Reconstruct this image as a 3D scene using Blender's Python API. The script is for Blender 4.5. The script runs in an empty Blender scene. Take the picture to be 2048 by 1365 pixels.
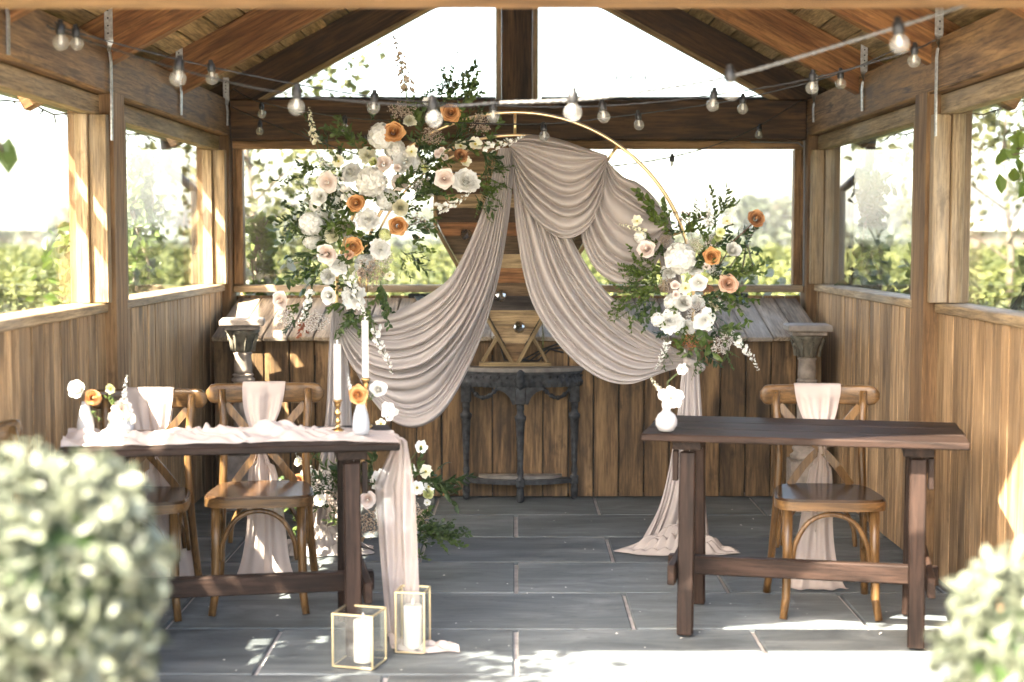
import bpy, math, random
import numpy as np
from mathutils import Vector, Matrix, Euler, Quaternion
random.seed(11); RNG = np.random.default_rng(5)
R = math.radians
scene = bpy.context.scene
col = scene.collection

# ------------------------------------------------------------------ camera, sky, sun, exposure
F_PX, CAM_H = 2950.0, 1.5
PITCH, YAW = math.atan(207.5 / F_PX), math.atan(6 / F_PX)
cam_d = bpy.data.cameras.new('camera'); cam = bpy.data.objects.new('camera', cam_d); col.objects.link(cam)
cam.location = (0, 0, CAM_H); cam.rotation_euler = (R(90) - PITCH, 0, YAW)
cam_d.sensor_width = 36; cam_d.lens = 36 * F_PX / 2048; cam_d.clip_start = .05; cam_d.clip_end = 2000
cam_d.dof.use_dof = True; cam_d.dof.focus_distance = 7.0; cam_d.dof.aperture_fstop = 1.9; cam_d.dof.aperture_blades = 0
scene.camera = cam
SUN = Vector((-.667, -.65, 1.0)).normalized()          # towards the sun
w = bpy.data.worlds.new('World'); scene.world = w; w.use_nodes = True
wn = w.node_tree; wn.nodes.clear()
sky = wn.nodes.new('ShaderNodeTexSky'); sky.sky_type = 'NISHITA'; sky.sun_disc = False
sky.sun_elevation = math.asin(SUN.z); sky.sun_rotation = math.atan2(SUN.x, SUN.y)
sky.air_density = 1.0; sky.dust_density = 4.0; sky.ozone_density = 1.0
bg = wn.nodes.new('ShaderNodeBackground'); bg.inputs[1].default_value = .13
wo = wn.nodes.new('ShaderNodeOutputWorld'); wn.links.new(sky.outputs[0], bg.inputs[0]); wn.links.new(bg.outputs[0], wo.inputs[0])
sd = bpy.data.lights.new('sun', 'SUN'); sd.energy = 4.4; sd.angle = R(.55); sd.color = (1, .96, .89)
sun = bpy.data.objects.new('sun', sd); col.objects.link(sun); sun.rotation_euler = SUN.to_track_quat('Z', 'Y').to_euler(); sun.location = (-6, -6, 9)
vs = scene.view_settings; vs.view_transform = 'Standard'; vs.look = 'None'; vs.gamma = 1; vs.use_curve_mapping = False; vs.exposure = 3.75
vs.use_white_balance = True; vs.white_balance_temperature = 7250
scene.cycles.max_bounces = 10; scene.cycles.transparent_max_bounces = 24; scene.cycles.diffuse_bounces = 5
scene.cycles.caustics_reflective = False; scene.cycles.caustics_refractive = False
scene.cycles.sample_clamp_indirect = 6
scene.render.filter_size = 1.0

def ray(px, py):
    x, y = (px - 1024) / F_PX, -(py - 682.5) / F_PX
    c, s = math.cos(PITCH), math.sin(PITCH)
    X, Y, Z = x, c + y * s, -s + y * c
    c, s = math.cos(YAW), math.sin(YAW)
    return X * c - Y * s, X * s + Y * c, Z
def P(px, py, d):                                       # survey: the point at depth d (metres) seen at a photo pixel
    r = ray(px, py); k = d / r[1]; return Vector((r[0] * k, d, CAM_H + r[2] * k))

# ------------------------------------------------------------------ builders
class B:
    def __init__(s): s.v = []; s.f = []; s.a = []
    def add(s, vs, fs, M=None, at=None):
        n = len(s.v); s.a += list(at) if at is not None else [0.0] * len(vs)
        s.v += [tuple(M @ Vector(p)) for p in vs] if M is not None else [tuple(p) for p in vs]
        s.f += [tuple(i + n for i in f) for f in fs]; return s
    def box(s, c, d, rot=None, ch=.003):
        hx, hy, hz = d[0] / 2, d[1] / 2, d[2] / 2; ch = min(ch, hx * .4, hy * .4, hz * .4)
        v = []; idx = {}
        for sx in (-1, 1):
            for sy in (-1, 1):
                for sz in (-1, 1):
                    for a in range(3):
                        p = [sx * (hx - ch), sy * (hy - ch), sz * (hz - ch)]; p[a] += (sx, sy, sz)[a] * ch
                        idx[(sx, sy, sz, a)] = len(v); v.append(p)
        f = []
        for a in range(3):
            b, c2 = (a + 1) % 3, (a + 2) % 3
            for sg in (-1, 1):
                q = []
                for (i, j) in ((-1, -1), (1, -1), (1, 1), (-1, 1)):
                    k = [0, 0, 0]; k[a] = sg; k[b] = i; k[c2] = j; q.append(idx[(*k, a)])
                f.append(q if sg > 0 else q[::-1])
            for i in (-1, 1):
                for j in (-1, 1):                      # edge along axis a between faces b and c2
                    k0 = [0, 0, 0]; k0[a] = -1; k0[b] = i; k0[c2] = j
                    k1 = list(k0); k1[a] = 1
                    q = [idx[(*k0, b)], idx[(*k1, b)], idx[(*k1, c2)], idx[(*k0, c2)]]
                    f.append(q if i * j < 0 else q[::-1])
        for sx in (-1, 1):
            for sy in (-1, 1):
                for sz in (-1, 1):
                    t = [idx[(sx, sy, sz, a)] for a in range(3)]
                    f.append(t if sx * sy * sz > 0 else t[::-1])
        M = Matrix.Translation(c)
        if rot is not None: M = M @ (rot if isinstance(rot, Matrix) else Euler(rot).to_matrix().to_4x4())
        return s.add(v, f, M)
    def tube(s, pts, r, n=8, cap=True, sx=1.0):
        pts = [Vector(p) for p in pts]; m = len(pts)
        rr = r if isinstance(r, (list, tuple)) else [r] * m
        T = [(pts[min(i + 1, m - 1)] - pts[max(i - 1, 0)]).normalized() for i in range(m)]
        nrm = T[0].orthogonal().normalized()
        if abs(T[0].z) > .5 and abs(T[0].x) < .9: nrm = (Vector((1, 0, 0)) - T[0] * T[0].x).normalized()
        v = []; f = []
        for i in range(m):
            if i: nrm = (nrm - T[i] * nrm.dot(T[i])).normalized()
            bn = T[i].cross(nrm)
            for k in range(n):
                a = 2 * math.pi * k / n
                v.append(pts[i] + (nrm * math.cos(a) * sx + bn * math.sin(a)) * rr[i])
        for i in range(m - 1):
            for k in range(n):
                f.append((i * n + k, i * n + (k + 1) % n, (i + 1) * n + (k + 1) % n, (i + 1) * n + k))
        if cap: f.append(tuple(range(n))[::-1]); f.append(tuple((m - 1) * n + k for k in range(n)))
        return s.add(v, f)
    def lathe(s, prof, n=20, c=(0, 0, 0), rib=None, twist=0):
        v = []; f = []; m = len(prof)
        for i, (r, z) in enumerate(prof):
            for k in range(n):
                a = 2 * math.pi * k / n
                q = r * (1 + (rib(a, z) if rib else 0))
                v.append((c[0] + q * math.cos(a), c[1] + q * math.sin(a), c[2] + z))
        for i in range(m - 1):
            for k in range(n): f.append((i * n + k, i * n + (k + 1) % n, (i + 1) * n + (k + 1) % n, (i + 1) * n + k))
        f.append(tuple(range(n))[::-1]); f.append(tuple((m - 1) * n + k for k in range(n)))
        return s.add(v, f)
    def grid(s, fn, nu, nv):
        v = [fn(i / nu, j / nv) for j in range(nv + 1) for i in range(nu + 1)]
        f = [(j * (nu + 1) + i, j * (nu + 1) + i + 1, (j + 1) * (nu + 1) + i + 1, (j + 1) * (nu + 1) + i) for j in range(nv) for i in range(nu)]
        return s.add(v, f)
    def prism(s, poly, y0, y1):                         # polygon in x,z extruded along y
        n = len(poly); v = [(x, y0, z) for x, z in poly] + [(x, y1, z) for x, z in poly]
        f = [tuple(range(n)), tuple(range(n, 2 * n))[::-1]] + [(i, n + i, n + (i + 1) % n, (i + 1) % n) for i in range(n)]
        return s.add(v, f)
    def slab(s, poly, z0, z1):                          # polygon in x,y extruded along z
        n = len(poly); v = [(x, y, z0) for x, y in poly] + [(x, y, z1) for x, y in poly]
        f = [tuple(range(n))[::-1], tuple(range(n, 2 * n))] + [(i, (i + 1) % n, n + (i + 1) % n, n + i) for i in range(n)]
        return s.add(v, f)
    def ball(s, c, r, n=8, m=6):
        return s.lathe([(max(1e-4, r * math.sin(math.pi * i / m)), -r * math.cos(math.pi * i / m)) for i in range(m + 1)], n, c)
    def mesh(s, name, smooth=False):
        me = bpy.data.meshes.new(name); me.from_pydata(s.v, [], s.f); me.update()
        if any(s.a): me.attributes.new('tip', 'FLOAT', 'POINT').data.foreach_set('value', s.a)
        if smooth is True: me.polygons.foreach_set('use_smooth', [True] * len(me.polygons))
        elif smooth: me.polygons.foreach_set('use_smooth', [True] * len(me.polygons)); me.set_sharp_from_angle(angle=R(smooth))
        return me
def np_mesh(name, V, Fq, smooth=True):
    me = bpy.data.meshes.new(name); n = len(V); m, k = Fq.shape
    me.vertices.add(n); me.vertices.foreach_set('co', np.ascontiguousarray(V, dtype=np.float32).ravel())
    me.loops.add(m * k); me.loops.foreach_set('vertex_index', np.ascontiguousarray(Fq, dtype=np.int32).ravel())
    me.polygons.add(m); me.polygons.foreach_set('loop_start', np.arange(0, m * k, k, dtype=np.int32))
    me.polygons.foreach_set('use_smooth', np.full(m, smooth)); me.update(calc_edges=True); me.validate(); return me
def obj(name, data, mat=None, parent=None, loc=None, rot=None, scale=None, kind=None, label=None):
    if isinstance(data, B): data = data.mesh(name)
    o = bpy.data.objects.new(name, data); col.objects.link(o)
    if mat is not None and len(data.materials) == 0: data.materials.append(mat)
    if parent is not None: o.parent = parent
    if loc is not None: o.location = loc
    if rot is not None:
        if isinstance(rot, Quaternion): o.rotation_mode = 'QUATERNION'; o.rotation_quaternion = rot
        else: o.rotation_euler = rot
    if scale is not None: o.scale = (scale,) * 3 if isinstance(scale, (int, float)) else scale
    if kind: o['kind'] = kind
    if label: o['label'] = label
    return o
def group_part(name, parent):
    o = bpy.data.objects.new(name, None); col.objects.link(o); o.parent = parent; return o
def tag(o, label, cat, group=None, kind=None):
    o['label'] = label; o['category'] = cat
    if group: o['group'] = group
    if kind: o['kind'] = kind
    return o
def thing(name, label, cat, loc=(0, 0, 0), rz=0, group=None):
    o = bpy.data.objects.new(name, None); col.objects.link(o); o.location = loc; o.rotation_euler = (0, 0, rz)
    return tag(o, label, cat, group)
def struct(name, data, mat):
    o = obj(name, data, mat); o['kind'] = 'structure'; return o
def board(name, size, mat, parent, loc, rot=None, ch=.003):
    return obj(name, B().box((0, 0, 0), size, None, ch), mat, parent, loc, rot)
def crom(pts, n):                                       # Catmull-Rom through points, n samples, by chord length
    p = [np.array(q, float) for q in pts]; p = [2 * p[0] - p[1]] + p + [2 * p[-1] - p[-2]]
    L = [0]
    for i in range(1, len(p) - 2): L.append(L[-1] + np.linalg.norm(p[i + 1] - p[i]))
    out = []
    for k in range(n):
        t = L[-1] * k / (n - 1); i = max(j for j in range(len(L) - 1) if L[j] <= t + 1e-9)
        u = (t - L[i]) / max(1e-9, L[i + 1] - L[i]); a, b, c, d = p[i:i + 4]
        out.append(.5 * (2 * b + (c - a) * u + (2 * a - 5 * b + 4 * c - d) * u * u + (3 * b - a - 3 * c + d) * u ** 3))
    return out

# ------------------------------------------------------------------ materials
def mat_new(name):
    m = bpy.data.materials.new(name); m.use_nodes = True; nt = m.node_tree; nt.nodes.clear()
    out = nt.nodes.new('ShaderNodeOutputMaterial'); return m, nt, out
def N(nt, t, **kw):
    n = nt.nodes.new('ShaderNode' + t)
    for k, v in kw.items():
        if k in n.inputs: n.inputs[k].default_value = v
        else: setattr(n, k, v)
    return n
def ramp(nt, src, stops):
    r = nt.nodes.new('ShaderNodeValToRGB'); e = r.color_ramp.elements
    while len(e) < len(stops): e.new(.5)
    for i, (p, c) in enumerate(stops): e[i].position = p; e[i].color = (*c, 1) if len(c) == 3 else c
    nt.links.new(src, r.inputs[0]); return r.outputs[0]
def mixc(nt, f, a, b, mode='MIX'):
    m = nt.nodes.new('ShaderNodeMix'); m.data_type = 'RGBA'; m.blend_type = mode
    for s, v in ((m.inputs[0], f), (m.inputs[6], a), (m.inputs[7], b)):
        if hasattr(v, 'links'): nt.links.new(v, s)
        else: s.default_value = v if isinstance(v, (int, float)) else (*v, 1)
    return m.outputs[2]
def coords(nt, scale, rand=True):
    tc = N(nt, 'TexCoord'); mp = N(nt, 'Mapping'); mp.inputs['Scale'].default_value = scale
    if rand:
        oi = N(nt, 'ObjectInfo'); mu = N(nt, 'VectorMath', operation='MULTIPLY_ADD')
        cb = N(nt, 'CombineXYZ')
        for i in range(3): nt.links.new(oi.outputs['Random'], cb.inputs[i])
        nt.links.new(cb.outputs[0], mu.inputs[0]); mu.inputs[1].default_value = (31, 57, 83); nt.links.new(tc.outputs['Object'], mu.inputs[2])
        nt.links.new(mu.outputs[0], mp.inputs[0])
    else: nt.links.new(tc.outputs['Object'], mp.inputs[0])
    return mp.outputs[0]
def axis_scale(axis, cross, along): return tuple(along if a == axis else cross for a in 'XYZ')
def wood(name, dark, light, axis, rough=.6, knots=.5, var=.35, grey=0.0, greycol=(.33, .31, .28), bump=.4, cross=18, spec=.3, finec=.62, cracks=0):
    m, nt, out = mat_new(name); L = nt.links.new
    big = N(nt, 'TexNoise', Scale=1.0, Detail=7.0, Roughness=.62, Distortion=.8); L(coords(nt, axis_scale(axis, cross, 1.5)), big.inputs['Vector'])
    fine = N(nt, 'TexNoise', Scale=1.0, Detail=5.0, Roughness=.7); L(coords(nt, axis_scale(axis, 85, 5)), fine.inputs['Vector'])
    c = ramp(nt, big.outputs['Fac'], [(.36, dark), (.5, tuple((a + b) / 2 for a, b in zip(dark, light))), (.64, light)])
    c = mixc(nt, finec, c, ramp(nt, fine.outputs['Fac'], [(.38, (.22, .19, .16)), (.58, (1.2, 1.17, 1.12))]), 'MULTIPLY')
    st = N(nt, 'TexNoise', Scale=1.0, Detail=6.0, Roughness=.7); L(coords(nt, axis_scale(axis, 9, 5)), st.inputs['Vector'])
    c = mixc(nt, ramp(nt, st.outputs['Fac'], [(.56, (0, 0, 0)), (.72, (.75, .75, .75))]), c, tuple(x * .5 for x in dark))
    if knots:
        vo = N(nt, 'TexVoronoi', Scale=1.0); L(coords(nt, axis_scale(axis, 5.5, 1.6)), vo.inputs['Vector'])
        c = mixc(nt, ramp(nt, vo.outputs['Distance'], [(.08, (knots,) * 3), (.24, (0, 0, 0))]), c, tuple(x * .28 for x in dark))
    if cracks:                                            # drying checks along the grain
        ck = N(nt, 'TexNoise', Scale=1.0, Detail=3.0, Distortion=.3); L(coords(nt, axis_scale(axis, 9, .16)), ck.inputs['Vector'])
        c = mixc(nt, ramp(nt, ck.outputs['Fac'], [(.494, (0, 0, 0)), (.499, (cracks,) * 3), (.501, (cracks,) * 3), (.506, (0, 0, 0))]), c, (.018, .010, .005))
    if grey:
        wz = N(nt, 'TexNoise', Scale=1.0, Detail=4.0); L(coords(nt, axis_scale(axis, 7, 1.5)), wz.inputs['Vector'])
        c = mixc(nt, ramp(nt, wz.outputs['Fac'], [(.62 - grey * .4, (0, 0, 0)), (.8 - grey * .3, (grey,) * 3)]), c, greycol)
    oi = N(nt, 'ObjectInfo'); mr = N(nt, 'MapRange'); mr.inputs['To Min'].default_value = 1 - var; mr.inputs['To Max'].default_value = 1 + var * .8
    L(oi.outputs['Random'], mr.inputs['Value'])
    hs = N(nt, 'HueSaturation'); L(mr.outputs[0], hs.inputs['Value']); L(c, hs.inputs['Color'])
    bs = N(nt, 'BsdfPrincipled', Roughness=rough); bs.inputs['Specular IOR Level'].default_value = spec; L(hs.outputs[0], bs.inputs['Base Color'])
    bp = N(nt, 'Bump', Strength=bump, Distance=.004); L(fine.outputs['Fac'], bp.inputs['Height']); L(bp.outputs[0], bs.inputs['Normal'])
    L(bs.outputs[0], out.inputs[0]); return m
def plain(name, c, rough=.5, metal=0, noise=.15, scale=30, bump=0, spec=.5, sheen=0):
    m, nt, out = mat_new(name); L = nt.links.new
    no = N(nt, 'TexNoise', Scale=scale, Detail=5.0); L(coords(nt, (1, 1, 1)), no.inputs['Vector'])
    cc = ramp(nt, no.outputs['Fac'], [(.3, tuple(x * (1 - noise) for x in c)), (.7, tuple(min(1, x * (1 + noise)) for x in c))])
    bs = N(nt, 'BsdfPrincipled', Roughness=rough, Metallic=metal); bs.inputs['Specular IOR Level'].default_value = spec
    if sheen: bs.inputs['Sheen Weight'].default_value = sheen
    L(cc, bs.inputs['Base Color'])
    if bump: bp = N(nt, 'Bump', Strength=bump, Distance=.003); L(no.outputs['Fac'], bp.inputs['Height']); L(bp.outputs[0], bs.inputs['Normal'])
    L(bs.outputs[0], out.inputs[0]); return m
def thin(name, c, trans=.3, rough=.6, c2=None, island=False, clear=0.0, spec=.3, weave=0, base=None):        # petals, leaves, cloth: diffuse + translucent
    m, nt, out = mat_new(name); L = nt.links.new
    if island:
        g = N(nt, 'NewGeometry'); cc = ramp(nt, g.outputs['Random Per Island'], [(0, c), (1, c2 or c)])
    else:
        no = N(nt, 'TexNoise', Scale=6.0, Detail=3.0); L(coords(nt, (1, 1, 1)), no.inputs['Vector'])
        cc = ramp(nt, no.outputs['Fac'], [(.35, c), (.65, c2 or c)])
    if base:                                              # deeper petal base: pigment, also painting in the shade between petals
        at = N(nt, 'Attribute', attribute_name='tip'); cc = mixc(nt, ramp(nt, at.outputs['Fac'], [(.1, (0, 0, 0)), (.8, (1, 1, 1))]), base, cc)
    bs = N(nt, 'BsdfPrincipled', Roughness=rough); bs.inputs['Specular IOR Level'].default_value = spec; L(cc, bs.inputs['Base Color'])
    if weave:
        wv = N(nt, 'TexNoise', Scale=900.0, Detail=1.0); tc = N(nt, 'TexCoord'); L(tc.outputs['Object'], wv.inputs['Vector'])
        bp = N(nt, 'Bump', Strength=weave, Distance=.0006); L(wv.outputs['Fac'], bp.inputs['Height']); L(bp.outputs[0], bs.inputs['Normal'])
    tr = N(nt, 'BsdfTranslucent'); L(cc, tr.inputs[0])
    mx = N(nt, 'MixShader'); mx.inputs[0].default_value = trans; L(bs.outputs[0], mx.inputs[1]); L(tr.outputs[0], mx.inputs[2]); last = mx.outputs[0]
    if clear:
        tp = N(nt, 'BsdfTransparent'); m2 = N(nt, 'MixShader'); m2.inputs[0].default_value = clear; L(last, m2.inputs[1]); L(tp.outputs[0], m2.inputs[2]); last = m2.outputs[0]
    L(last, out.inputs[0]); return m
def schlick(nt, f0):                                      # two-sided Fresnel, same from inside and outside
    g = N(nt, 'NewGeometry'); d = N(nt, 'VectorMath', operation='DOT_PRODUCT'); nt.links.new(g.outputs['Incoming'], d.inputs[0]); nt.links.new(g.outputs['Normal'], d.inputs[1])
    a = N(nt, 'Math', operation='ABSOLUTE'); nt.links.new(d.outputs['Value'], a.inputs[0])
    s = N(nt, 'Math', operation='SUBTRACT'); s.inputs[0].default_value = 1; nt.links.new(a.outputs[0], s.inputs[1])
    p = N(nt, 'Math', operation='POWER'); nt.links.new(s.outputs[0], p.inputs[0]); p.inputs[1].default_value = 5
    m = N(nt, 'Math', operation='MULTIPLY_ADD'); nt.links.new(p.outputs[0], m.inputs[0]); m.inputs[1].default_value = 1 - f0; m.inputs[2].default_value = f0
    return m.outputs[0]
def glass(name, tint=(.97, .98, .97), veil=0.0, ior=1.45):
    m, nt, out = mat_new(name); L = nt.links.new
    tp = N(nt, 'BsdfTransparent'); tp.inputs[0].default_value = (*tint, 1)
    gl = N(nt, 'BsdfGlossy', Roughness=.01); mx = N(nt, 'MixShader'); L(schlick(nt, .03), mx.inputs[0]); L(tp.outputs[0], mx.inputs[1]); L(gl.outputs[0], mx.inputs[2])
    last = mx.outputs[0]
    if veil:
        no = N(nt, 'TexNoise', Scale=2.2, Detail=6.0, Roughness=.7); tc = N(nt, 'TexCoord'); L(tc.outputs['Object'], no.inputs['Vector'])
        df = N(nt, 'BsdfDiffuse'); df.inputs[0].default_value = (.8, .8, .78, 1)
        m2 = N(nt, 'MixShader'); L(ramp(nt, no.outputs['Fac'], [(.3, (0, 0, 0)), (.8, (veil,) * 3)]), m2.inputs[0]); L(last, m2.inputs[1]); L(df.outputs[0], m2.inputs[2]); last = m2.outputs[0]
    L(last, out.inputs[0]); return m
M = {}
for a in 'XYZ':
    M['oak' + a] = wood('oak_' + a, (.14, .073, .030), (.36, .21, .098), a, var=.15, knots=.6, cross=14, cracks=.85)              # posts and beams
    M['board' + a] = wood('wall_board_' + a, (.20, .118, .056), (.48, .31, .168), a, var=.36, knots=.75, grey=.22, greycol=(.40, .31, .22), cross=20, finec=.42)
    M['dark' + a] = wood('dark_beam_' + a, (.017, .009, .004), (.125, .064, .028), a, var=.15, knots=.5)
    M['table' + a] = wood('stained_' + a, (.008, .0048, .0037), (.034, .0195, .0142), a, var=.1, knots=.4, rough=.55, spec=.14, bump=.35)
    M['frame' + a] = wood('pale_frame_' + a, (.22, .145, .075), (.44, .32, .19), a, var=.15, knots=.5, grey=.35, greycol=(.42, .39, .34))
M['post'] = wood('post_oak', (.14, .075, .032), (.29, .17, .08), 'Z', var=.12, knots=.6, cross=14, finec=.4)
M['rafter'] = wood('rafter', (.15, .06, .02), (.31, .15, .055), 'X', var=.12, knots=.5)
M['roofboard'] = wood('roof_board', (.24, .16, .075), (.58, .42, .22), 'Y', var=.3, knots=.4, grey=.2, greycol=(.2, .16, .11))
M['bin'] = wood('bin_board', (.06, .034, .015), (.24, .145, .068), 'Z', var=.35, knots=.85, cross=15)
M['lid'] = wood('lid_board', (.20, .15, .105), (.40, .325, .245), 'Y', var=.15, knots=.4, grey=.5, greycol=(.37, .335, .295), rough=.7, spec=.08)
M['chair'] = wood('chair_wood', (.085, .044, .016), (.19, .105, .042), 'Z', var=.1, knots=0, rough=.28, bump=.1)
M['chairX'] = wood('chair_rail', (.07, .037, .015), (.165, .09, .037), 'X', var=.1, knots=.2, rough=.28, bump=.1)
M['seat'] = wood('chair_seat', (.036, .019, .010), (.085, .045, .023), 'X', var=.08, knots=.0, rough=.22, bump=.08)
M['trim'] = wood('gem_trim', (.22, .15, .07), (.38, .27, .14), 'X', var=.1, knots=.2)
M['fabric'] = thin('taupe_fabric', (.40, .35, .325), .12, .85, (.44, .388, .36), spec=.15, weave=.3)
M['sash'] = thin('blush_chiffon', (.62, .52, .47), .35, .85, (.66, .56, .51), spec=.1, clear=.06, weave=.3)
M['runner'] = thin('blush_runner', (.62, .525, .48), .3, .85, (.66, .565, .52), spec=.1, clear=.08, weave=.3)
M['sheer'] = thin('sheer_runner', (.72, .61, .56), .3, .85, (.76, .65, .60), spec=.1, clear=.42, weave=.3)
M['gold'] = plain('brushed_gold', (.78, .56, .30), .28, 1, .06, 60)
M['brass'] = plain('old_brass', (.62, .40, .17), .25, 1, .2, 90)
M['palebrass'] = plain('pale_brass', (.80, .66, .42), .35, 1, .08, 60)
M['steel'] = plain('galvanised', (.55, .56, .56), .42, 1, .25, 70, bump=.1)
M['black'] = plain('black_rubber', (.012, .012, .013), .45, 0, .1)
M['white_cable'] = plain('white_cable', (.10, .098, .094), .5, 0, .05)
M['iron'] = plain('black_iron', (.02, .024, .028), .45, .4, .2, 60)
M['conduit'] = plain('grey_conduit', (.10, .10, .10), .5, 0, .1)
M['zinc'] = plain('zinc_hinge', (.22, .30, .36), .35, .8, .1)
M['stone'] = plain('carved_stone', (.25, .205, .17), .85, 0, .35, 22, bump=.5)
M['stone_dark'] = plain('mossy_stone', (.13, .115, .085), .9, 0, .5, 26, bump=.7)
M['stone_top'] = plain('stone_top', (.26, .22, .185), .7, 0, .2, 18)
M['marble'] = plain('pale_slab', (.56, .53, .49), .6, 0, .15, 18)
M['console'] = plain('distressed_black', (.034, .036, .039), .6, 0, .75, 34, bump=.4, spec=.25)
M['console_top'] = plain('worn_console_top', (.17, .15, .13), .5, 0, .35, 20, bump=.3)
M['ceramic'] = plain('white_ceramic', (.40, .39, .385), .35, 0, .03, 12)
M['ceramic_grey'] = plain('grey_ceramic', (.34, .35, .37), .4, 0, .04, 12)
M['wax'] = thin('candle_wax', (.84, .81, .76), .25, .45, spec=.4)
M['wick'] = plain('led_flame', (.7, .66, .58), .5, 0, .02)
M['pane'] = glass('window_pane', veil=.018)
M['lantern_glass'] = glass('lantern_glass', (.96, .97, .95), veil=.06)
M['mortar'] = plain('mortar', (.46, .43, .41), .9, 0, .25, 14, bump=.3)
M['grass'] = plain('meadow', (.035, .045, .014), .9, 0, .4, .4)
M['far'] = plain('far_hill', (.055, .065, .05), .95, 0, .25, .02)
M['roof'] = plain('roof_felt', (.035, .037, .04), .8, 0, .3, 8)
M['gutter'] = plain('black_gutter', (.018, .02, .024), .3, 0, .1)
M['bark'] = plain('bark', (.13, .10, .075), .9, 0, .4, 30, bump=.6)
M['stem'] = plain('green_stem', (.07, .10, .03), .6, 0, .25, 40)
M['twig'] = plain('reddish_twig', (.10, .05, .035), .7, 0, .25, 40)
M['leaf'] = thin('leaf_mid', (.05, .088, .022), .3, .42, (.115, .16, .045), True)
M['leaf_dark'] = thin('leaf_dark', (.018, .04, .014), .22, .4, (.05, .085, .025), True)
M['leaf_bright'] = thin('leaf_bright', (.055, .095, .014), .35, .45, (.12, .17, .032), True)
M['leaf_field'] = thin('leaf_field', (.024, .036, .007), .32, .6, (.105, .112, .03), True)
M['leaf_tree'] = thin('leaf_tree', (.032, .04, .011), .4, .6, (.095, .097, .034), True)
M['leaf_far'] = thin('leaf_far', (.035, .045, .025), .2, .7, (.06, .07, .04), True)
M['leaf_box'] = thin('leaf_box', (.036, .045, .028), .2, .42, (.15, .165, .112), True, spec=.5)
M['leaf_pale'] = thin('leaf_pale', (.30, .33, .24), .3, .5, (.42, .43, .37), True)
M['rust_leaf'] = thin('leaf_rust', (.13, .03, .012), .3, .45, (.24, .06, .02), True)
M['white'] = thin('petal_white', (.78, .77, .72), .16, .6, (.95, .94, .92), True, base=(.80, .79, .71))
M['cream'] = thin('petal_cream', (.82, .78, .60), .14, .6, (.86, .84, .70), True, base=(.76, .74, .48))
M['lime'] = thin('petal_lime', (.70, .74, .36), .14, .6, (.80, .80, .50), True, base=(.45, .52, .15))
M['blush'] = thin('petal_blush', (.78, .64, .56), .14, .6, (.93, .87, .82), True, base=(.80, .60, .50))
M['orange'] = thin('petal_orange', (.36, .115, .022), .14, .6, (.86, .50, .22), True, base=(.27, .06, .01))
M['toffee'] = thin('petal_toffee', (.22, .08, .03), .14, .6, (.58, .30, .14), True, base=(.20, .05, .015))
M['peach'] = thin('petal_peach', (.52, .26, .15), .14, .6, (.84, .60, .44), True, base=(.50, .20, .10))
M['beige'] = thin('bud_beige', (.42, .31, .23), .2, .7, (.60, .50, .40), True)
M['pinkbud'] = thin('bud_white', (.60, .52, .46), .2, .7, (.78, .74, .70), True)
M['pollen'] = plain('pollen', (.45, .38, .06), .8, 0, .3, 80)
def crystal(name):
    m, nt, out = mat_new(name); g = N(nt, 'BsdfGlass', Roughness=.0, IOR=1.5); g.inputs[0].default_value = (1, 1, 1, 1)
    gl = N(nt, 'BsdfGlossy', Roughness=.05); mx = N(nt, 'MixShader'); mx.inputs[0].default_value = .35
    nt.links.new(g.outputs[0], mx.inputs[1]); nt.links.new(gl.outputs[0], mx.inputs[2]); nt.links.new(mx.outputs[0], out.inputs[0]); return m
M['crystal'] = crystal('crystal')
def bulb_glass(name):
    m, nt, out = mat_new(name); L = nt.links.new
    tp = N(nt, 'BsdfTransparent'); tp.inputs[0].default_value = (.93, .93, .92, 1)
    gl = N(nt, 'BsdfGlossy', Roughness=.03); mx = N(nt, 'MixShader'); L(schlick(nt, .06), mx.inputs[0]); L(tp.outputs[0], mx.inputs[1]); L(gl.outputs[0], mx.inputs[2])
    tr = N(nt, 'BsdfTranslucent'); tr.inputs[0].default_value = (.95, .94, .92, 1); df = N(nt, 'BsdfDiffuse'); df.inputs[0].default_value = (.9, .9, .88, 1)
    ad = N(nt, 'MixShader'); ad.inputs[0].default_value = .6; L(df.outputs[0], ad.inputs[1]); L(tr.outputs[0], ad.inputs[2])
    m2 = N(nt, 'MixShader'); m2.inputs[0].default_value = .16; L(mx.outputs[0], m2.inputs[1]); L(ad.outputs[0], m2.inputs[2]); L(m2.outputs[0], out.inputs[0]); return m
M['bulb'] = bulb_glass('bulb_glass')
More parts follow.
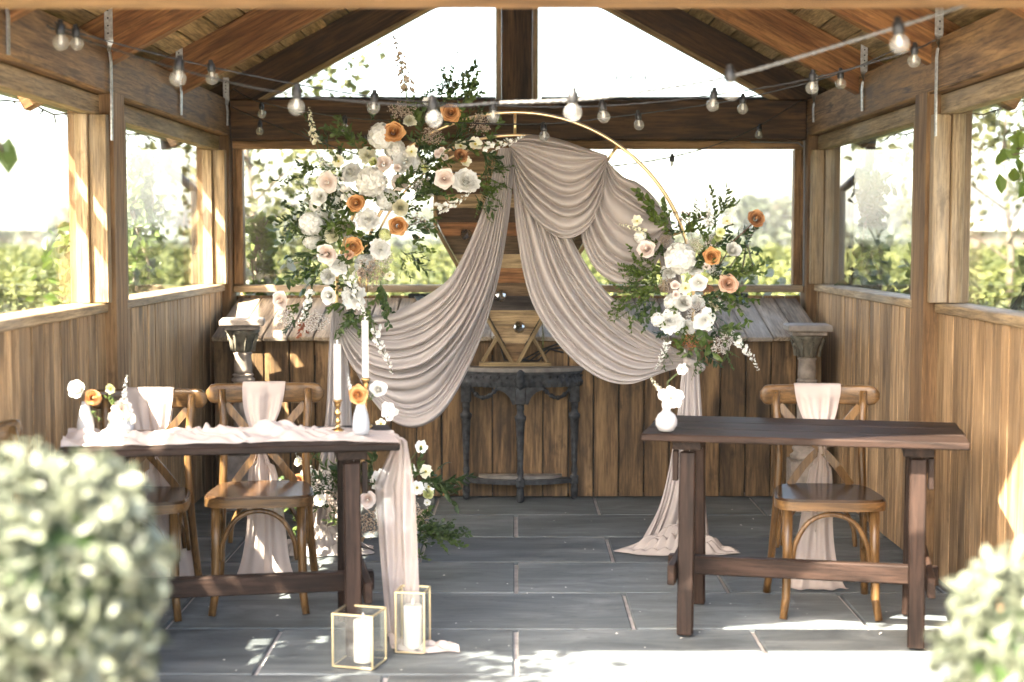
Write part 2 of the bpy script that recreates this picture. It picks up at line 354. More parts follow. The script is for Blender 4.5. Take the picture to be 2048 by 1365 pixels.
def slate(name):
    m, nt, out = mat_new(name); L = nt.links.new
    a = N(nt, 'TexNoise', Scale=1.0, Detail=8.0, Roughness=.65, Distortion=.6); L(coords(nt, (2.2, 7, 5)), a.inputs['Vector'])
    b = N(nt, 'TexNoise', Scale=1.0, Detail=6.0, Roughness=.75, Distortion=1.2); L(coords(nt, (5, 26, 20)), b.inputs['Vector'])
    c = ramp(nt, a.outputs['Fac'], [(.3, (.046, .054, .057)), (.52, (.096, .110, .113)), (.72, (.175, .188, .188))])
    c = mixc(nt, ramp(nt, b.outputs['Fac'], [(.60, (0, 0, 0)), (.72, (.55, .55, .55))]), c, (.19, .197, .192))
    d = N(nt, 'TexVoronoi', Scale=1.0); L(coords(nt, (9, 16, 9)), d.inputs['Vector'])
    c = mixc(nt, ramp(nt, d.outputs['Distance'], [(.05, (.6, .6, .6)), (.14, (0, 0, 0))]), c, (.035, .037, .04))
    oi = N(nt, 'ObjectInfo'); mr = N(nt, 'MapRange'); mr.inputs['To Min'].default_value = .74; mr.inputs['To Max'].default_value = 1.26; L(oi.outputs['Random'], mr.inputs['Value'])
    hs = N(nt, 'HueSaturation'); L(mr.outputs[0], hs.inputs['Value']); L(c, hs.inputs['Color'])
    bs = N(nt, 'BsdfPrincipled', Roughness=.62); L(hs.outputs[0], bs.inputs['Base Color'])
    bp = N(nt, 'Bump', Strength=.6, Distance=.012); L(mixc(nt, .4, a.outputs['Fac'], b.outputs['Fac']), bp.inputs['Height']); L(bp.outputs[0], bs.inputs['Normal'])
    L(bs.outputs[0], out.inputs[0]); return m
M['slate'] = slate('slate')

# ------------------------------------------------------------------ leaves scattered with numpy
def leaf_cloud(name, C, size, mat, up=.5, parent=None, kind=None, long=1.7, loc=None, face=None):
    """C: centres (n,3); each leaf a folded pointed blade of six vertices"""
    n = len(C); C = np.asarray(C, float)
    nr = RNG.normal(size=(n, 3)); nr[:, 2] += up
    if face is not None: nr += np.asarray(face)
    nr /= np.linalg.norm(nr, axis=1, keepdims=True)
    t = RNG.normal(size=(n, 3)); t -= nr * (t * nr).sum(1, keepdims=True); t /= np.linalg.norm(t, axis=1, keepdims=True)
    b = np.cross(nr, t); s = (np.asarray(size) * RNG.uniform(.65, 1.3, n))[:, None]
    hl, hw, up_ = s * long / 2, s * .5, s * .16
    V = np.stack([C - t * hl, C - t * hl * .15 + b * hw + nr * up_, C + t * hl * .45 + b * hw * .72 + nr * up_ * .6, C + t * hl - nr * up_ * .5,
                  C + t * hl * .45 - b * hw * .72 + nr * up_ * .6, C - t * hl * .15 - b * hw + nr * up_], 1).reshape(-1, 3)
    i = np.arange(n)[:, None] * 6
    Fq = np.concatenate([i + np.array([[0, 1, 2, 3]]), i + np.array([[0, 3, 4, 5]])])
    return obj(name, np_mesh(name, V, Fq, False), mat, parent, loc, kind=kind)

# ================================================================== SETTING
GY = -.04
g = B().grid(lambda u, v: ((u - .5) * 720, -40 + v * 600, GY - .01), 4, 4)
struct('ground', g, M['grass'])
fl = struct('floor', B().box((.02, 6.2, -.048), (4.3, 7.4, .06)), M['mortar'])
ROWS = [2.6, 3.19, 3.78, 4.37, 4.99, 5.583, 6.161, 6.749, 7.326, 7.924, 8.53, 9.12, 9.7]
for i in range(len(ROWS) - 1):
    y0, y1 = ROWS[i], ROWS[i + 1]; off = .005 if i % 2 == 0 else .46
    for k in range(-3, 4):
        x0, x1 = off + (k - .5) * .905 - .4525, off + (k - .5) * .905 + .4525
        x0, x1 = max(x0, -2.05), min(x1, 2.08)
        if x1 - x0 < .1: continue
        j = lambda: random.uniform(-.003, .003)
        obj('slab', B().box((0, 0, 0), (x1 - x0 - .018 + j(), y1 - y0 - .016 + j(), .04), None, .004), M['slate'], fl, ((x0 + x1) / 2, (y0 + y1) / 2, -.0225 + random.uniform(-.0012, .0012)), (random.uniform(-.001, .001), 0, random.uniform(-.003, .003)))
pv = B().grid(lambda u, v: ((u - .5) * 16, -14 + v * 16.4, GY + .004), 2, 2)  # unseen pale ground, added to bounce sunlight into the shelter
struct('bounce_forecourt', pv, plain('bounce_gravel', (.30, .28, .25), .9, 0, .3, 120, bump=.5))
# far hills
for nm, y, h, ph, sc in (('hill', 420, 11, .3, 90), ('hill', 300, 5.5, 1.7, 60)):
    def hf(u, v, y=y, h=h, ph=ph, sc=sc):
        x = (u - .5) * 700; prof = .55 + .3 * math.sin(x / sc + ph) + .15 * math.sin(x / sc * 2.7 + ph * 3)
        return (x, y + v * 60, -1 + h * prof * math.sin(math.pi * min(1, v * 1.0)) )
    struct(nm, B().grid(hf, 70, 10).mesh(nm, True), M['far'])

# ================================================================== SHELTER
XL, XR, XC = -1.76, 1.80, .02
BLx, BRx = XL - .045, XR + .06                           # board faces
sh = thing('garden_shelter', 'open fronted oak shelter with glazed sides, boarded lower walls and pitched roof', 'shelter')
YP = (3.98, 6.6, 9.22)
for y in YP:
    for x0, sg in ((XL, -1), (XR, 1)):
        board('post', (.2, .2, 2.16), M['post'], sh, (x0 + sg * .1, y, 1.06), ch=.006)
for x0, sg in ((XL, -1), (XR, 1)):
    board('beam', (.16, 6.0, .225), M['oakY'], sh, (x0 + sg * .083, 6.4, 2.2355), ch=.008)
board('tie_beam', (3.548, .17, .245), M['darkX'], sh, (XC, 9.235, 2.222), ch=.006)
board('tie_beam', (3.548, .17, .225), M['oakX'], sh, (XC, 3.98, 2.232), ch=.006)
SL = math.atan(.54); zb = lambda x: 3.213 - .54 * abs(x - XC)
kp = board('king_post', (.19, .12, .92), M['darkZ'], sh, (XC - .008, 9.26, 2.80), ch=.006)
roof = group_part('roof', sh)
RY = (3.9, 5.2, 6.5, 7.85, 9.24)
LEN = 2.20 / math.cos(SL)
for y in RY:
    for sg in (-1, 1):
        xm = 2.20 / 2; zc = zb(XC + xm) + .1 / math.cos(SL)
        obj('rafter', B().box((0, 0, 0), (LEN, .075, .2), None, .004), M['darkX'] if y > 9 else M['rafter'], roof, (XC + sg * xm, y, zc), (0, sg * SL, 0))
nb = 17
for sg in (-1, 1):
    for k in range(nb):
        t = (k + .5) / nb * 2.23; zc = zb(XC + t) + .2 / math.cos(SL) + .013
        obj('roof_board', B().box((0, 0, 0), (2.23 / nb / math.cos(SL) - random.uniform(.004, .012), 5.85, .022), None, .003), M['roofboard'], roof, (XC + sg * t, 6.73, zc + random.uniform(-.002, .002)), (random.uniform(-.0015, .0015), sg * SL, random.uniform(-.001, .001)))
    obj('roof_felt', B().box((0, 0, 0), (2.25 / math.cos(SL), 5.9, .03), None, .003), M['roof'], roof, (XC + sg * 1.125, 6.73, zb(XC + 1.125) + .2 / math.cos(SL) + .056), (0, sg * SL, 0))
    gp = [(XC + sg * 2.27, 3.8, 2.165), (XC + sg * 2.27, 9.68, 2.165)]
    obj('gutter', B().tube(gp, .042, 10), M['gutter'], roof)
    obj('downpipe', B().tube([(XC + sg * 2.27, 9.55, 2.14), (XC + sg * 2.27, 9.62, 1.95), (XC + sg * 2.1, 9.66, 1.80), (XC + sg * 2.1, 9.66, 0)], .035, 10), M['gutter'], roof)
# gable glazing at the back: trims and two panes
gw = group_part('gable_window', sh)
for sg in (-1, 1):
    xe = 1.60; ln = (xe - .13) / math.cos(SL)
    board('frame', (ln, .05, .03), M['trim'], gw, (XC + sg * (xe + .13) / 2, 9.20, zb(XC + (xe + .13) / 2) - .012), (0, sg * SL, 0))
    board('frame', (.035, .09, .88), M['frameZ'], gw, (XC - .008 + sg * .1135, 9.235, 2.79))
    board('frame', (1.42, .05, .02), M['iron'], gw, (XC + sg * .85, 9.215, 2.356))
    p = [(XC + sg * .12, 2.35), (XC + sg * 1.60, 2.35), (XC + sg * .12, zb(XC + .12))]
    obj('pane', B().prism(p if sg > 0 else p[::-1], 9.25, 9.256), M['pane'], gw)
# boarded walls
def wall(x, y0, y1, sg, label=None):
    pn = group_part('wall_panel', sh); y = y0
    board('light_block_backing', (.012, y1 - y0 - .01, 1.15), M['darkZ'], pn, (x + sg * .034, (y0 + y1) / 2, .58))  # dark sheet added to stop light leaking and keep board gaps dark
    while y < y1 - .03:
        wd = min(random.choice((.065, .085, .1, .12, .14)), y1 - y)
        if y1 - y - wd < .04: wd = y1 - y
        obj('wall_board', B().box((0, 0, 0), (.02, wd - .008, 1.165), None, .0015), M['boardZ'], pn, (x + sg * .01 + random.uniform(-.002, .002) , y + wd / 2, .585), (0, random.uniform(-.001, .001), 0))
        y += wd
    return pn
SZ = 1.168
for (y0, y1) in ((4.09, 6.49), (6.71, 9.11)):
    for x, sg, xi in ((BLx, -1, XL), (BRx, 1, XR)):
        wall(x, y0, y1, sg)
        sl = board('sill', (.15, y1 - y0 - .004, .042), M['frameY'], sh, (x + sg * .06, (y0 + y1) / 2, SZ + .022), (0, random.uniform(-.004, .004), 0), .005)
        wi = group_part('side_window', sh); xw = xi + sg * .09
        zt, z0 = 2.118, SZ + .045
        board('frame', (.07, y1 - y0 - .006, .085), M['frameY'], wi, (xw, (y0 + y1) / 2, zt - .0425))
        for ya, s2 in ((y0, 1), (y1, -1)):
            board('frame', (.075, .055, zt - .087 - z0), M['frameZ'], wi, (xi + sg * .05, ya + s2 * .03, (z0 + zt - .085) / 2))
            board('frame', (.055, .075, zt - .087 - z0), M['frameZ'], wi, (xi + sg * .1165, ya + s2 * .04, (z0 + zt - .085) / 2))
        obj('pane', B().box((0, 0, 0), (.006, y1 - y0 - .13, zt - .09 - z0), None, .0005), M['pane'], wi, (xi + sg * .125, (y0 + y1) / 2, (z0 + zt - .085) / 2))
# back wall
pn = group_part('wall_panel', sh); x = XL + .005
while x < XR - .02:
    wd = min(.138, XR - .005 - x)
    obj('wall_board', B().box((0, 0, 0), (wd - .006, .02, 1.13), None, .003), M['oakZ'], pn, (x + wd / 2, 9.27 + random.uniform(-.002, .002), .57)); x += wd
board('sill', (XR - XL - .004, .10, .045), M['frameX'], sh, (XC, 9.245, 1.180), ch=.004)
bw = group_part('back_window', sh)
board('frame', (XR - XL - .008, .07, .05), M['oakX'], bw, (XC, 9.25, 2.072))
for x in (XL + .035, XR - .035): board('frame', (.06, .08, .84), M['oakZ'], bw, (x, 9.252, 1.624))
obj('pane', B().box((0, 0, 0), (XR - XL - .14, .006, .84), None, .0005), M['pane'], bw, (XC, 9.26, 1.624))
# conduit and galvanised straps
obj('conduit', B().tube([(XR - .03, 9.10, 2.09), (XR - .025, 9.10, 1.9), (XR - .02, 9.105, 1.2)], .006, 6), M['conduit'], sh)
obj('conduit', B().tube([(XR - .35, 9.14, 2.085), (XR - .06, 9.13, 2.08), (XR - .03, 9.10, 2.05)], .005, 6), M['conduit'], sh)
def strap(xi, sg, y, ztop, zbot):
    b = B(); zm = 2.36
    b.box((xi - sg * .002, y - .045, (ztop + zm) / 2), (.036, .004, ztop - zm), None, .001)
    n = 8; v = []
    for k in range(n + 1):                               # the quarter twist
        t = k / n; a = t * math.pi / 2; z = zm - .07 * t; cx = xi - sg * (.002 + .004 * t)
        v += [(cx - math.cos(a) * .018, y - .045 - math.sin(a) * .018, z), (cx + math.cos(a) * .018, y - .045 + math.sin(a) * .018, z)]
    b.add(v, [(2 * k, 2 * k + 1, 2 * k + 3, 2 * k + 2) for k in range(n)])
    b.tube([(xi - sg * .006, y - .045, zm - .06), (xi - sg * .010, y - .045, zm - .1), (xi - sg * .010, y - .045, (zm + zbot) / 2), (xi - sg * .008, y - .045, zbot)], [.012] * 4, 6, sx=.55)
    o = obj('strap', b.mesh('strap'), M['steel'], sh)
    hb = B()
    for k in range(4): hb.box((xi, y - .0482, zm + .02 + k * (ztop - zm - .03) / 4), (.007, .002, .007))
    obj('strap_hole', hb, M['black'], o, kind='stuff')
for y, zt_, zb_ in ((5.2, 2.54, 2.13), (6.5, 2.52, 1.92), (7.85, 2.50, 2.14), (9.1, 2.47, 2.18)):
    strap(XL, -1, y, zt_, zb_); strap(XR, 1, y - .12, zt_, zb_ + .01)

# ================================================================== STORAGE BIN behind the arch
bn = thing('storage_bin', 'long timber storage bin with sloping plank lid under the back window', 'storage bin', (XC, 8.8, 0))
X0, X1, nbd = -1.735 - XC, 1.765 - XC, 24
wdt = (X1 - X0) / nbd
fr = group_part('front_panel', bn); ld = group_part('lid', bn)
lang = math.atan2(1.115 - .925, .85)
for k in range(nbd):
    xc = X0 + (k + .5) * wdt
    obj('front_board', B().box((0, 0, 0), (wdt - random.uniform(.005, .01), .022, .90), None, .003), M['bin'], fr, (xc, -.34 + random.uniform(-.002, .002), .455), (0, random.uniform(-.002, .002), 0))
    obj('lid_board', B().box((0, 0, 0), (wdt - random.uniform(.004, .009), .865, .026), None, .004), M['lid'], ld, (xc, .02, 1.014 + random.uniform(-.002, .002)), (lang, 0, random.uniform(-.002, .002)))
for s in (0, 1): board('end_panel', (.02, .78, .84), M['bin'], bn, ((X0, X1)[s] + (.011, -.011)[s], .06, .43))
board('back_lining', (X1 - X0 - .05, .01, .8), M['iron'], bn, (0, -.30, .42))
for hx in (1.37, -.62):
    hg = group_part('hinge', bn)
    board('hinge_plate', (.135, .012, .042), M['iron'], hg, (hx, .44, 1.128), (lang, 0, 0), .002)
    b = B(); b.add([(hx - .03, .43, 1.127), (hx + .03, .43, 1.127), (hx + .038, .24, 1.083), (hx + .02, .24, 1.083), (hx - .03, .43, 1.131), (hx + .03, .43, 1.131), (hx + .038, .24, 1.087), (hx + .02, .24, 1.087)],
                   [(0, 1, 2, 3), (7, 6, 5, 4), (0, 4, 5, 1), (1, 5, 6, 2), (2, 6, 7, 3), (3, 7, 4, 0)])
    obj('hinge_strap', b, M['zinc'], hg)

# ================================================================== GEM-SHAPED PLANK SIGN on the console
gm = thing('plank_gem_stand', 'gem shaped plank board with crystal knobs standing on the half round table', 'display board', (.0, 8.40, .765))
def gem_half(z):                                          # half width at height z (above the table)
    if z > 1.10: return .451 - (z - 1.10) * .6
    if z > .80: return .451
    return .451 * max(0, z - .005) / .795
pl = [0, .13, .215, .32, .40, .475, .56, .64, .74, .82, .90, .98, 1.07, 1.16, 1.235]
tones = [(.16, .095, .045), (.33, .23, .13), (.28, .19, .10), (.045, .035, .03), (.12, .075, .04), (.24, .11, .045), (.36, .26, .15), (.085, .055, .03), (.19, .085, .035), (.07, .042, .026), (.34, .24, .14), (.10, .055, .03), (.30, .2, .11), (.2, .12, .06)]
for i in range(len(pl) - 1):
    z0, z1 = pl[i] + .0008, pl[i + 1] - .0008
    a, c = gem_half(z0) - .012, gem_half(z1) - .012
    if a < .02: a = .02
    dp = random.uniform(0, .004)
    tn = tones[i]; wm = wood('gem_plank_%d' % i, tuple(t * .95 for t in tn), tuple(t * 1.8 for t in tn), 'X', var=.05, knots=.3)
    obj('plank', B().prism([(-a, z0), (a, z0), (c, z1), (-c, z1)], -.005 - dp, .017), wm, gm)
obj('light_block_backing', B().prism([(-.03, .05), (.03, .05), (.43, .80), (.43, 1.09), (.36, 1.22), (-.36, 1.22), (-.43, 1.09), (-.43, .80)], .018, .026), M['iron'], gm)  # dark sheet added so no light shows between the planks
def bar(name, p, q, wd, dp, mat, parent, y=0):
    p, q = Vector((p[0], 0, p[1])), Vector((q[0], 0, q[1])); d = q - p
    return obj(name, B().box((0, 0, 0), (d.length, dp, wd), None, .002), mat, parent, (p + q) / 2 + Vector((0, y, 0)), (0, -math.atan2(d.z, d.x), 0))
for sg in (-1, 1):
    bar('trim', (sg * .451, .80), (sg * .451, 1.10), .022, .05, M['trim'], gm)
    bar('trim', (sg * .451, .795), (sg * .012, .012), .022, .05, M['trim'], gm)
    bar('trim', (sg * .451, 1.105), (sg * .37, 1.235), .022, .05, M['trim'], gm)
    bar('foot_strut', (sg * .185, .026), (sg * .105, .16), .02, .045, M['trim'], gm, .002)
bar('foot_rail', (-.205, .012), (.205, .012), .022, .056, M['trim'], gm, -.002)
ico = B()
def icos(sub):
    import bmesh
    bm = bmesh.new(); bmesh.ops.create_icosphere(bm, subdivisions=sub, radius=1); me = bpy.data.meshes.new('ico'); bm.to_mesh(me); bm.free(); return me
kn = icos(2); kn.materials.append(M['crystal']); kn.name = 'crystal_knob'
for px, py in ((932, 470), (1001, 592), (1038, 655), (1145, 468), (1000, 372), (1095, 540)):
    p = P(px, py, 8.36) - Vector(gm.location)
    obj('crystal_knob', kn, None, gm, p, (random.random(), 0, random.random()), .036)
# battery pack and cables
tg = P(987, 668, 8.43); tag(obj('battery_pack', B().box((0, 0, 0), (.022, .012, .055), None, .004), M['ceramic'], None, tg, (0, .1, 0)), 'small white battery pack hanging beside the plank gem board', 'battery pack')
cb = B()
for k in range(3): cb.tube([(.02 + .02 * k - .12, 8.43, .93 - .02 * k), (-.06 + .05 * k, 8.425, .80), (.03 + .05 * k, 8.43, .79), (.16 + .02 * k, 8.43, .86), (.28, 8.44, .90 - .03 * k)], .005, 6)
tag(obj('cable_bundle', cb.mesh('cable_bundle', True), M['black'], None), 'tangled black cables behind the feet of the plank gem board', 'cables', kind='thing')

# ================================================================== CONSOLE TABLE
ct = thing('console_table', 'black distressed half round console table with three carved legs', 'console table', (.03, 8.42, 0))
def demi(rx, ry, n=32, y0=0.0):                           # half ellipse bulging to the camera (-y)
    return [(rx * math.cos(math.pi + math.pi * i / n), y0 + ry * math.sin(math.pi + math.pi * i / n)) for i in range(n + 1)]
obj('top', B().slab(demi(.365, .17), .742, .764), M['console_top'], ct)
b = B()
b.slab(demi(.355, .162), .728, .742); obj('moulding', b, M['console'], ct)
def apron(u, v):
    a = math.pi + math.pi * u; k = 1 + (.03 * math.sin(v * math.pi) - .02 * v)
    rib = .010 * abs(math.sin(a * 24 + v * 1.5)) * (1 if v < .5 else .3)
    return ((.345 * k + rib) * math.cos(a), (.155 * k + rib) * math.sin(a), .655 + .073 * v)
obj('apron', B().grid(apron, 200, 8).mesh('apron', 40), M['console'], ct)
b = B()
for k in range(22):
    a = math.pi + math.pi * (k + .5) / 22; b.ball((.352 * math.cos(a), .16 * math.sin(a), .712), .008, 8, 5)
obj('beading', b.mesh('beading', True), M['console'], ct, kind='stuff')
for k, (lx, ly) in enumerate(((-.31, -.02), (0, -.145), (.31, -.02))):
    prof = [(.012, 0), (.020, .01), (.022, .05), (.017, .085), (.024, .088), (.024, .135), (.014, .14), (.02, .17), (.016, .19), (.015, .21), (.022, .40), (.025, .46), (.033, .475), (.034, .49), (.022, .50), (.018, .52), (.022, .53), (.021, .56)]
    fl_ = lambda a, z: .06 * math.cos(a * 8) if .2 < z < .47 else 0
    lg = obj('leg', B().lathe(prof, 32, (lx, ly, 0), fl_).mesh('leg', True), M['console'], ct)
    obj('leg_block', B().box((lx, ly, .608), (.058, .05, .095), None, .004), M['console'], lg)
    obj('leg_block', B().box((lx, ly, .112), (.046, .046, .05), None, .004), M['console'], lg)
for sg in (-1, 1):
    obj('bracket', B().prism([(sg * x, z) for x, z in ([(.03, .56), (.045, .56), (.06, .60), (.09, .63), (.13, .645), (.13, .656), (.03, .656)][::sg])], -.165, -.13), M['console'], ct)
    b = B()
    for k in range(13):
        t = k / 12; xx = sg * (.135 + .155 * t); zz = .645 - .05 * math.sin(math.pi * t); yy = -.155 + .13 * t * t
        b.ball((xx, yy, zz), .012 + .003 * math.sin(k * 2.3), 7, 5)
    obj('carved_garland', b.mesh('garland', True), M['console'], ct, kind='stuff')
obj('carved_mask', B().lathe([(.004, 0), (.022, .02), (.028, .05), (.02, .085), (.024, .1), (.006, .115)], 10, (0, -.172, .642), lambda a, z: .12 * math.cos(a * 5 + z * 60)).mesh('mask', True), M['console'], ct)
obj('shelf', B().slab(demi(.31, .135), .098, .124), M['console'], ct)
obj('shelf_top', B().slab(demi(.24, .10), .124, .142), M['console_top'], ct)

# ================================================================== STONE PEDESTALS
def pedestal(loc, label, rz):
    t = thing('stone_pedestal', label, 'pedestal', loc, rz, 'pair of carved stone pedestals')
    obj('plinth', B().box((0, 0, .045), (.31, .31, .09), None, .008).box((0, 0, .105), (.26, .26, .03), None, .012), M['stone'], t)
    obj('block', B().box((0, 0, .21), (.215, .215, .18), None, .006), M['stone'], t)
    obj('shaft_base', B().lathe([(.085, .30), (.098, .31), (.1, .325), (.085, .335), (.075, .345), (.088, .36), (.085, .372), (.07, .38)], 24).mesh('shaft_base', True), M['stone'], t)
    prof = [(.055 + .004 * math.sin(k / 24 * math.pi), .38 + .24 * k / 24) for k in range(25)]
    obj('twisted_shaft', B().lathe(prof, 48, (0, 0, 0), lambda a, z: .10 * math.cos(6 * a + z * 42)).mesh('twisted', True), M['stone'], t)
    rg = [(.057, .62)] + sum([[(.057, .625 + k * .036), (.071, .636 + k * .036), (.072, .648 + k * .036), (.057, .658 + k * .036)] for k in range(3)], []) + [(.06, .735), (.068, .74), (.055, .75)]
    obj('shaft_rings', B().lathe(rg, 28, (0, 0, 0), lambda a, z: .02 * math.cos(9 * a + z * 80)).mesh('rings', True), M['stone'], t)
    obj('drum', B().lathe([(.055, .75), (.057, .77), (.053, .85), (.06, .862), (.05, .868)], 24).mesh('drum', True), M['stone'], t)
    cp = obj('capital', B().lathe([(.05, .868), (.056, .89), (.066, .93), (.088, .965), (.104, .985), (.09, .992)], 32, (0, 0, 0), lambda a, z: .09 * math.cos(8 * a) * math.sin((z - .868) * 60)).mesh('capital', True), M['stone_dark'], t)
    for k in range(8):
        a = k * math.pi / 4 + .3; r0 = .058 + .02 * (k % 2)
        pts = [(r0 * math.cos(a), r0 * math.sin(a), .875), ((r0 + .008) * math.cos(a), (r0 + .008) * math.sin(a), .92), ((r0 + .03) * math.cos(a), (r0 + .03) * math.sin(a), .95 + .02 * (k % 2)), ((r0 + .036) * math.cos(a), (r0 + .036) * math.sin(a), .935 + .02 * (k % 2))]
        obj('acanthus_leaf', B().tube(pts, [.02, .018, .014, .008], 6, sx=.5).mesh('acanthus', True), M['stone_dark'], cp)
    obj('abacus', B().box((0, 0, 1.004), (.215, .215, .022), None, .006), M['stone'], t)
    obj('top_slab', B().box((0, 0, 1.034), (.275, .275, .036), None, .010), M['stone_top'], t)
    t.scale = (.88, .88, 1)
pedestal((-1.505, 8.13, 0), 'carved stone pedestal by the left wall, its pale top slab in sunlight', R(8))
pedestal((1.615, 8.13, -.03), 'carved stone pedestal in the shade beside the right wall', R(-3))

# ================================================================== TRESTLE TABLES
def trestle(loc, rz, label, L, D, H=.77):
    t = thing('trestle_table', label, 'table', loc, rz, 'dark stained trestle tables')
    tp = group_part('top', t); n = 3
    for k in range(n):
        obj('top_plank', B().box((0, 0, 0), (L, D / n - .005, .027), None, .005), M['tableX'], tp, (random.uniform(-.004, .004), -D / 2 + (k + .5) * D / n, H - .0135), (0, 0, random.uniform(-.002, .002)))
    for sg in (-1, 1):
        x = sg * (L / 2 - .17)
        obj('cleat', B().box((x, 0, H - .047), (.11, D * .8, .036), None, .004), M['tableY'], t)
        for s2, yt, yb in ((-1, -.19, -.25), (1, .19, .25)):
            hgt = H - .072; an = math.atan2(yb - yt, hgt)
            obj('leg', B().box((0, 0, 0), (.060, .046, hgt / math.cos(an) - .01), None, .005), M['tableZ'], t, (x, (yt + yb) / 2, hgt / 2), (an, 0, 0))
            obj('leg_strut', B().box((x - sg * -.046, yt + s2 * .004, H - .13), (.022, .03, .115), None, .003), M['tableZ'], t)
        obj('cross_rail', B().box((x + sg * .049, 0, .24), (.028, .60, .075), None, .004), M['tableY'], t)
    obj('stretcher', B().box((0, -.02, .225), (L - .16, .045, .072), None, .005), M['tableX'], t)
    return t
trestle((1.105, 5.625, 0), R(-12.5), 'bare dark stained trestle table with one small round vase, on the right', 1.18, .61)
trestle((-1.033, 5.363, 0), R(10), 'dark stained trestle table dressed with a blush runner, on the left', 1.18, .54)

# ================================================================== CHAIRS AND SASHES
def chair(loc, rz, label, sc=1.0):
    t = thing('crossback_chair', label, 'chair', loc, rz, 'bentwood crossback chairs'); t.scale = (sc,) * 3
    n = 40; poly = []
    for k in range(n):
        a = 2 * math.pi * k / n; c, s = math.cos(a), math.sin(a); e = .45
        x = abs(c) ** e * math.copysign(1, c); y = abs(s) ** e * math.copysign(1, s)
        poly.append((x * (.205 - .022 * y), y * .205 - .01))
    b = B(); b.slab([(x * .97, y * .97) for x, y in poly], .472, .478); b.slab(poly, .438, .472); obj('seat', b.mesh('seat', 40), M['seat'], t)
    obj('seat_rim', B().slab([(x * 1.012, y * 1.012) for x, y in poly], .434, .468).mesh('rim', 40), M['chairX'], t)
    for sg in (-1, 1):
        obj('front_leg', B().tube([(sg * .168, -.165, .44), (sg * .170, -.168, .25), (sg * .174, -.175, .08), (sg * .186, -.195, 0)], [.0185, .0185, .017, .015], 12).mesh('leg', True), M['chair'], t)
        pts = crom([(sg * .205, .26, 0), (sg * .188, .205, .22), (sg * .176, .175, .45), (sg * .170, .185, .62), (sg * .182, .235, .86)], 14)
        obj('back_post', B().tube([Vector(p) for p in pts], .0165, 12).mesh('post', True), M['chair'], t)
        pts = crom([(sg * .172, -.10, .22), (sg * .172, -.06, .36), (sg * .172, .01, .415), (sg * .172, .08, .36), (sg * .176, .13, .22)], 14)
        obj('brace', B().tube([Vector(p) for p in pts], .009, 8).mesh('brace', True), M['chair'], t)
        # the X: a flat bent slat from one top corner to the opposite seat corner
        pts = crom([(sg * .165, .222, .80), (sg * .06, .196, .68), (-sg * .05, .172 + .012 * sg, .575), (-sg * .125, .168, .475)], 10)
        b = B()
        for i in range(9):
            p, q = Vector(pts[i]), Vector(pts[i + 1]); d = (q - p); nz = Vector((0, 1, 0)); w2 = d.cross(nz).normalized() * .016; h = Vector((0, .004, 0))
            if i == 0: b.v += [tuple(p - w2 - h), tuple(p + w2 - h), tuple(p + w2 + h), tuple(p - w2 + h)]
            b.v += [tuple(q - w2 - h), tuple(q + w2 - h), tuple(q + w2 + h), tuple(q - w2 + h)]
            m = 4 * i; b.f += [(m + k, m + (k + 1) % 4, m + 4 + (k + 1) % 4, m + 4 + k) for k in range(4)]
        b.f += [(3, 2, 1, 0), (36, 37, 38, 39)]
        obj('back_slat', b, M['chair'], t)
    for yy in (-.17, .185):
        pts = crom([(-.150, yy, .215), (-.138, yy, .30), (-.085, yy, .385), (0, yy, .415), (.085, yy, .385), (.138, yy, .30), (.150, yy, .215)], 22)
        obj('bent_brace', B().tube([Vector(p) for p in pts], .0105, 8).mesh('bent', True), M['chair'], t)
    rl = B(); m = 26; v = []; f = []; k8 = 16
    for i in range(m + 1):
        u = -1 + 2 * i / m; x = u * .246; y = .238 + .045 * (1 - u * u) - .012
        e = max(.12, 1 - max(0, (abs(u) - .86) / .14) ** 2.2) ** .5
        for k in range(k8):
            a = 2 * math.pi * k / k8; c, s = math.cos(a), math.sin(a)
            v.append((x, y + .0165 * e * abs(c) ** .6 * math.copysign(1, c), .842 + .042 * e * abs(s) ** .7 * math.copysign(1, s)))
    f = [(i * k8 + k, i * k8 + (k + 1) % k8, (i + 1) * k8 + (k + 1) % k8, (i + 1) * k8 + k) for i in range(m) for k in range(k8)] + [tuple(range(k8))[::-1], tuple(m * k8 + k for k in range(k8))]
    rl.add(v, f); obj('top_rail', rl.mesh('top_rail', True), M['chairX'], t)
    sb = B()
    for sg in (-1, 1): sb.ball((sg * .182, .219, .852), .004, 6, 4).ball((sg * .182, .219, .838), .004, 6, 4)
    obj('rail_screw', sb, M['iron'], t, kind='stuff')
    return t
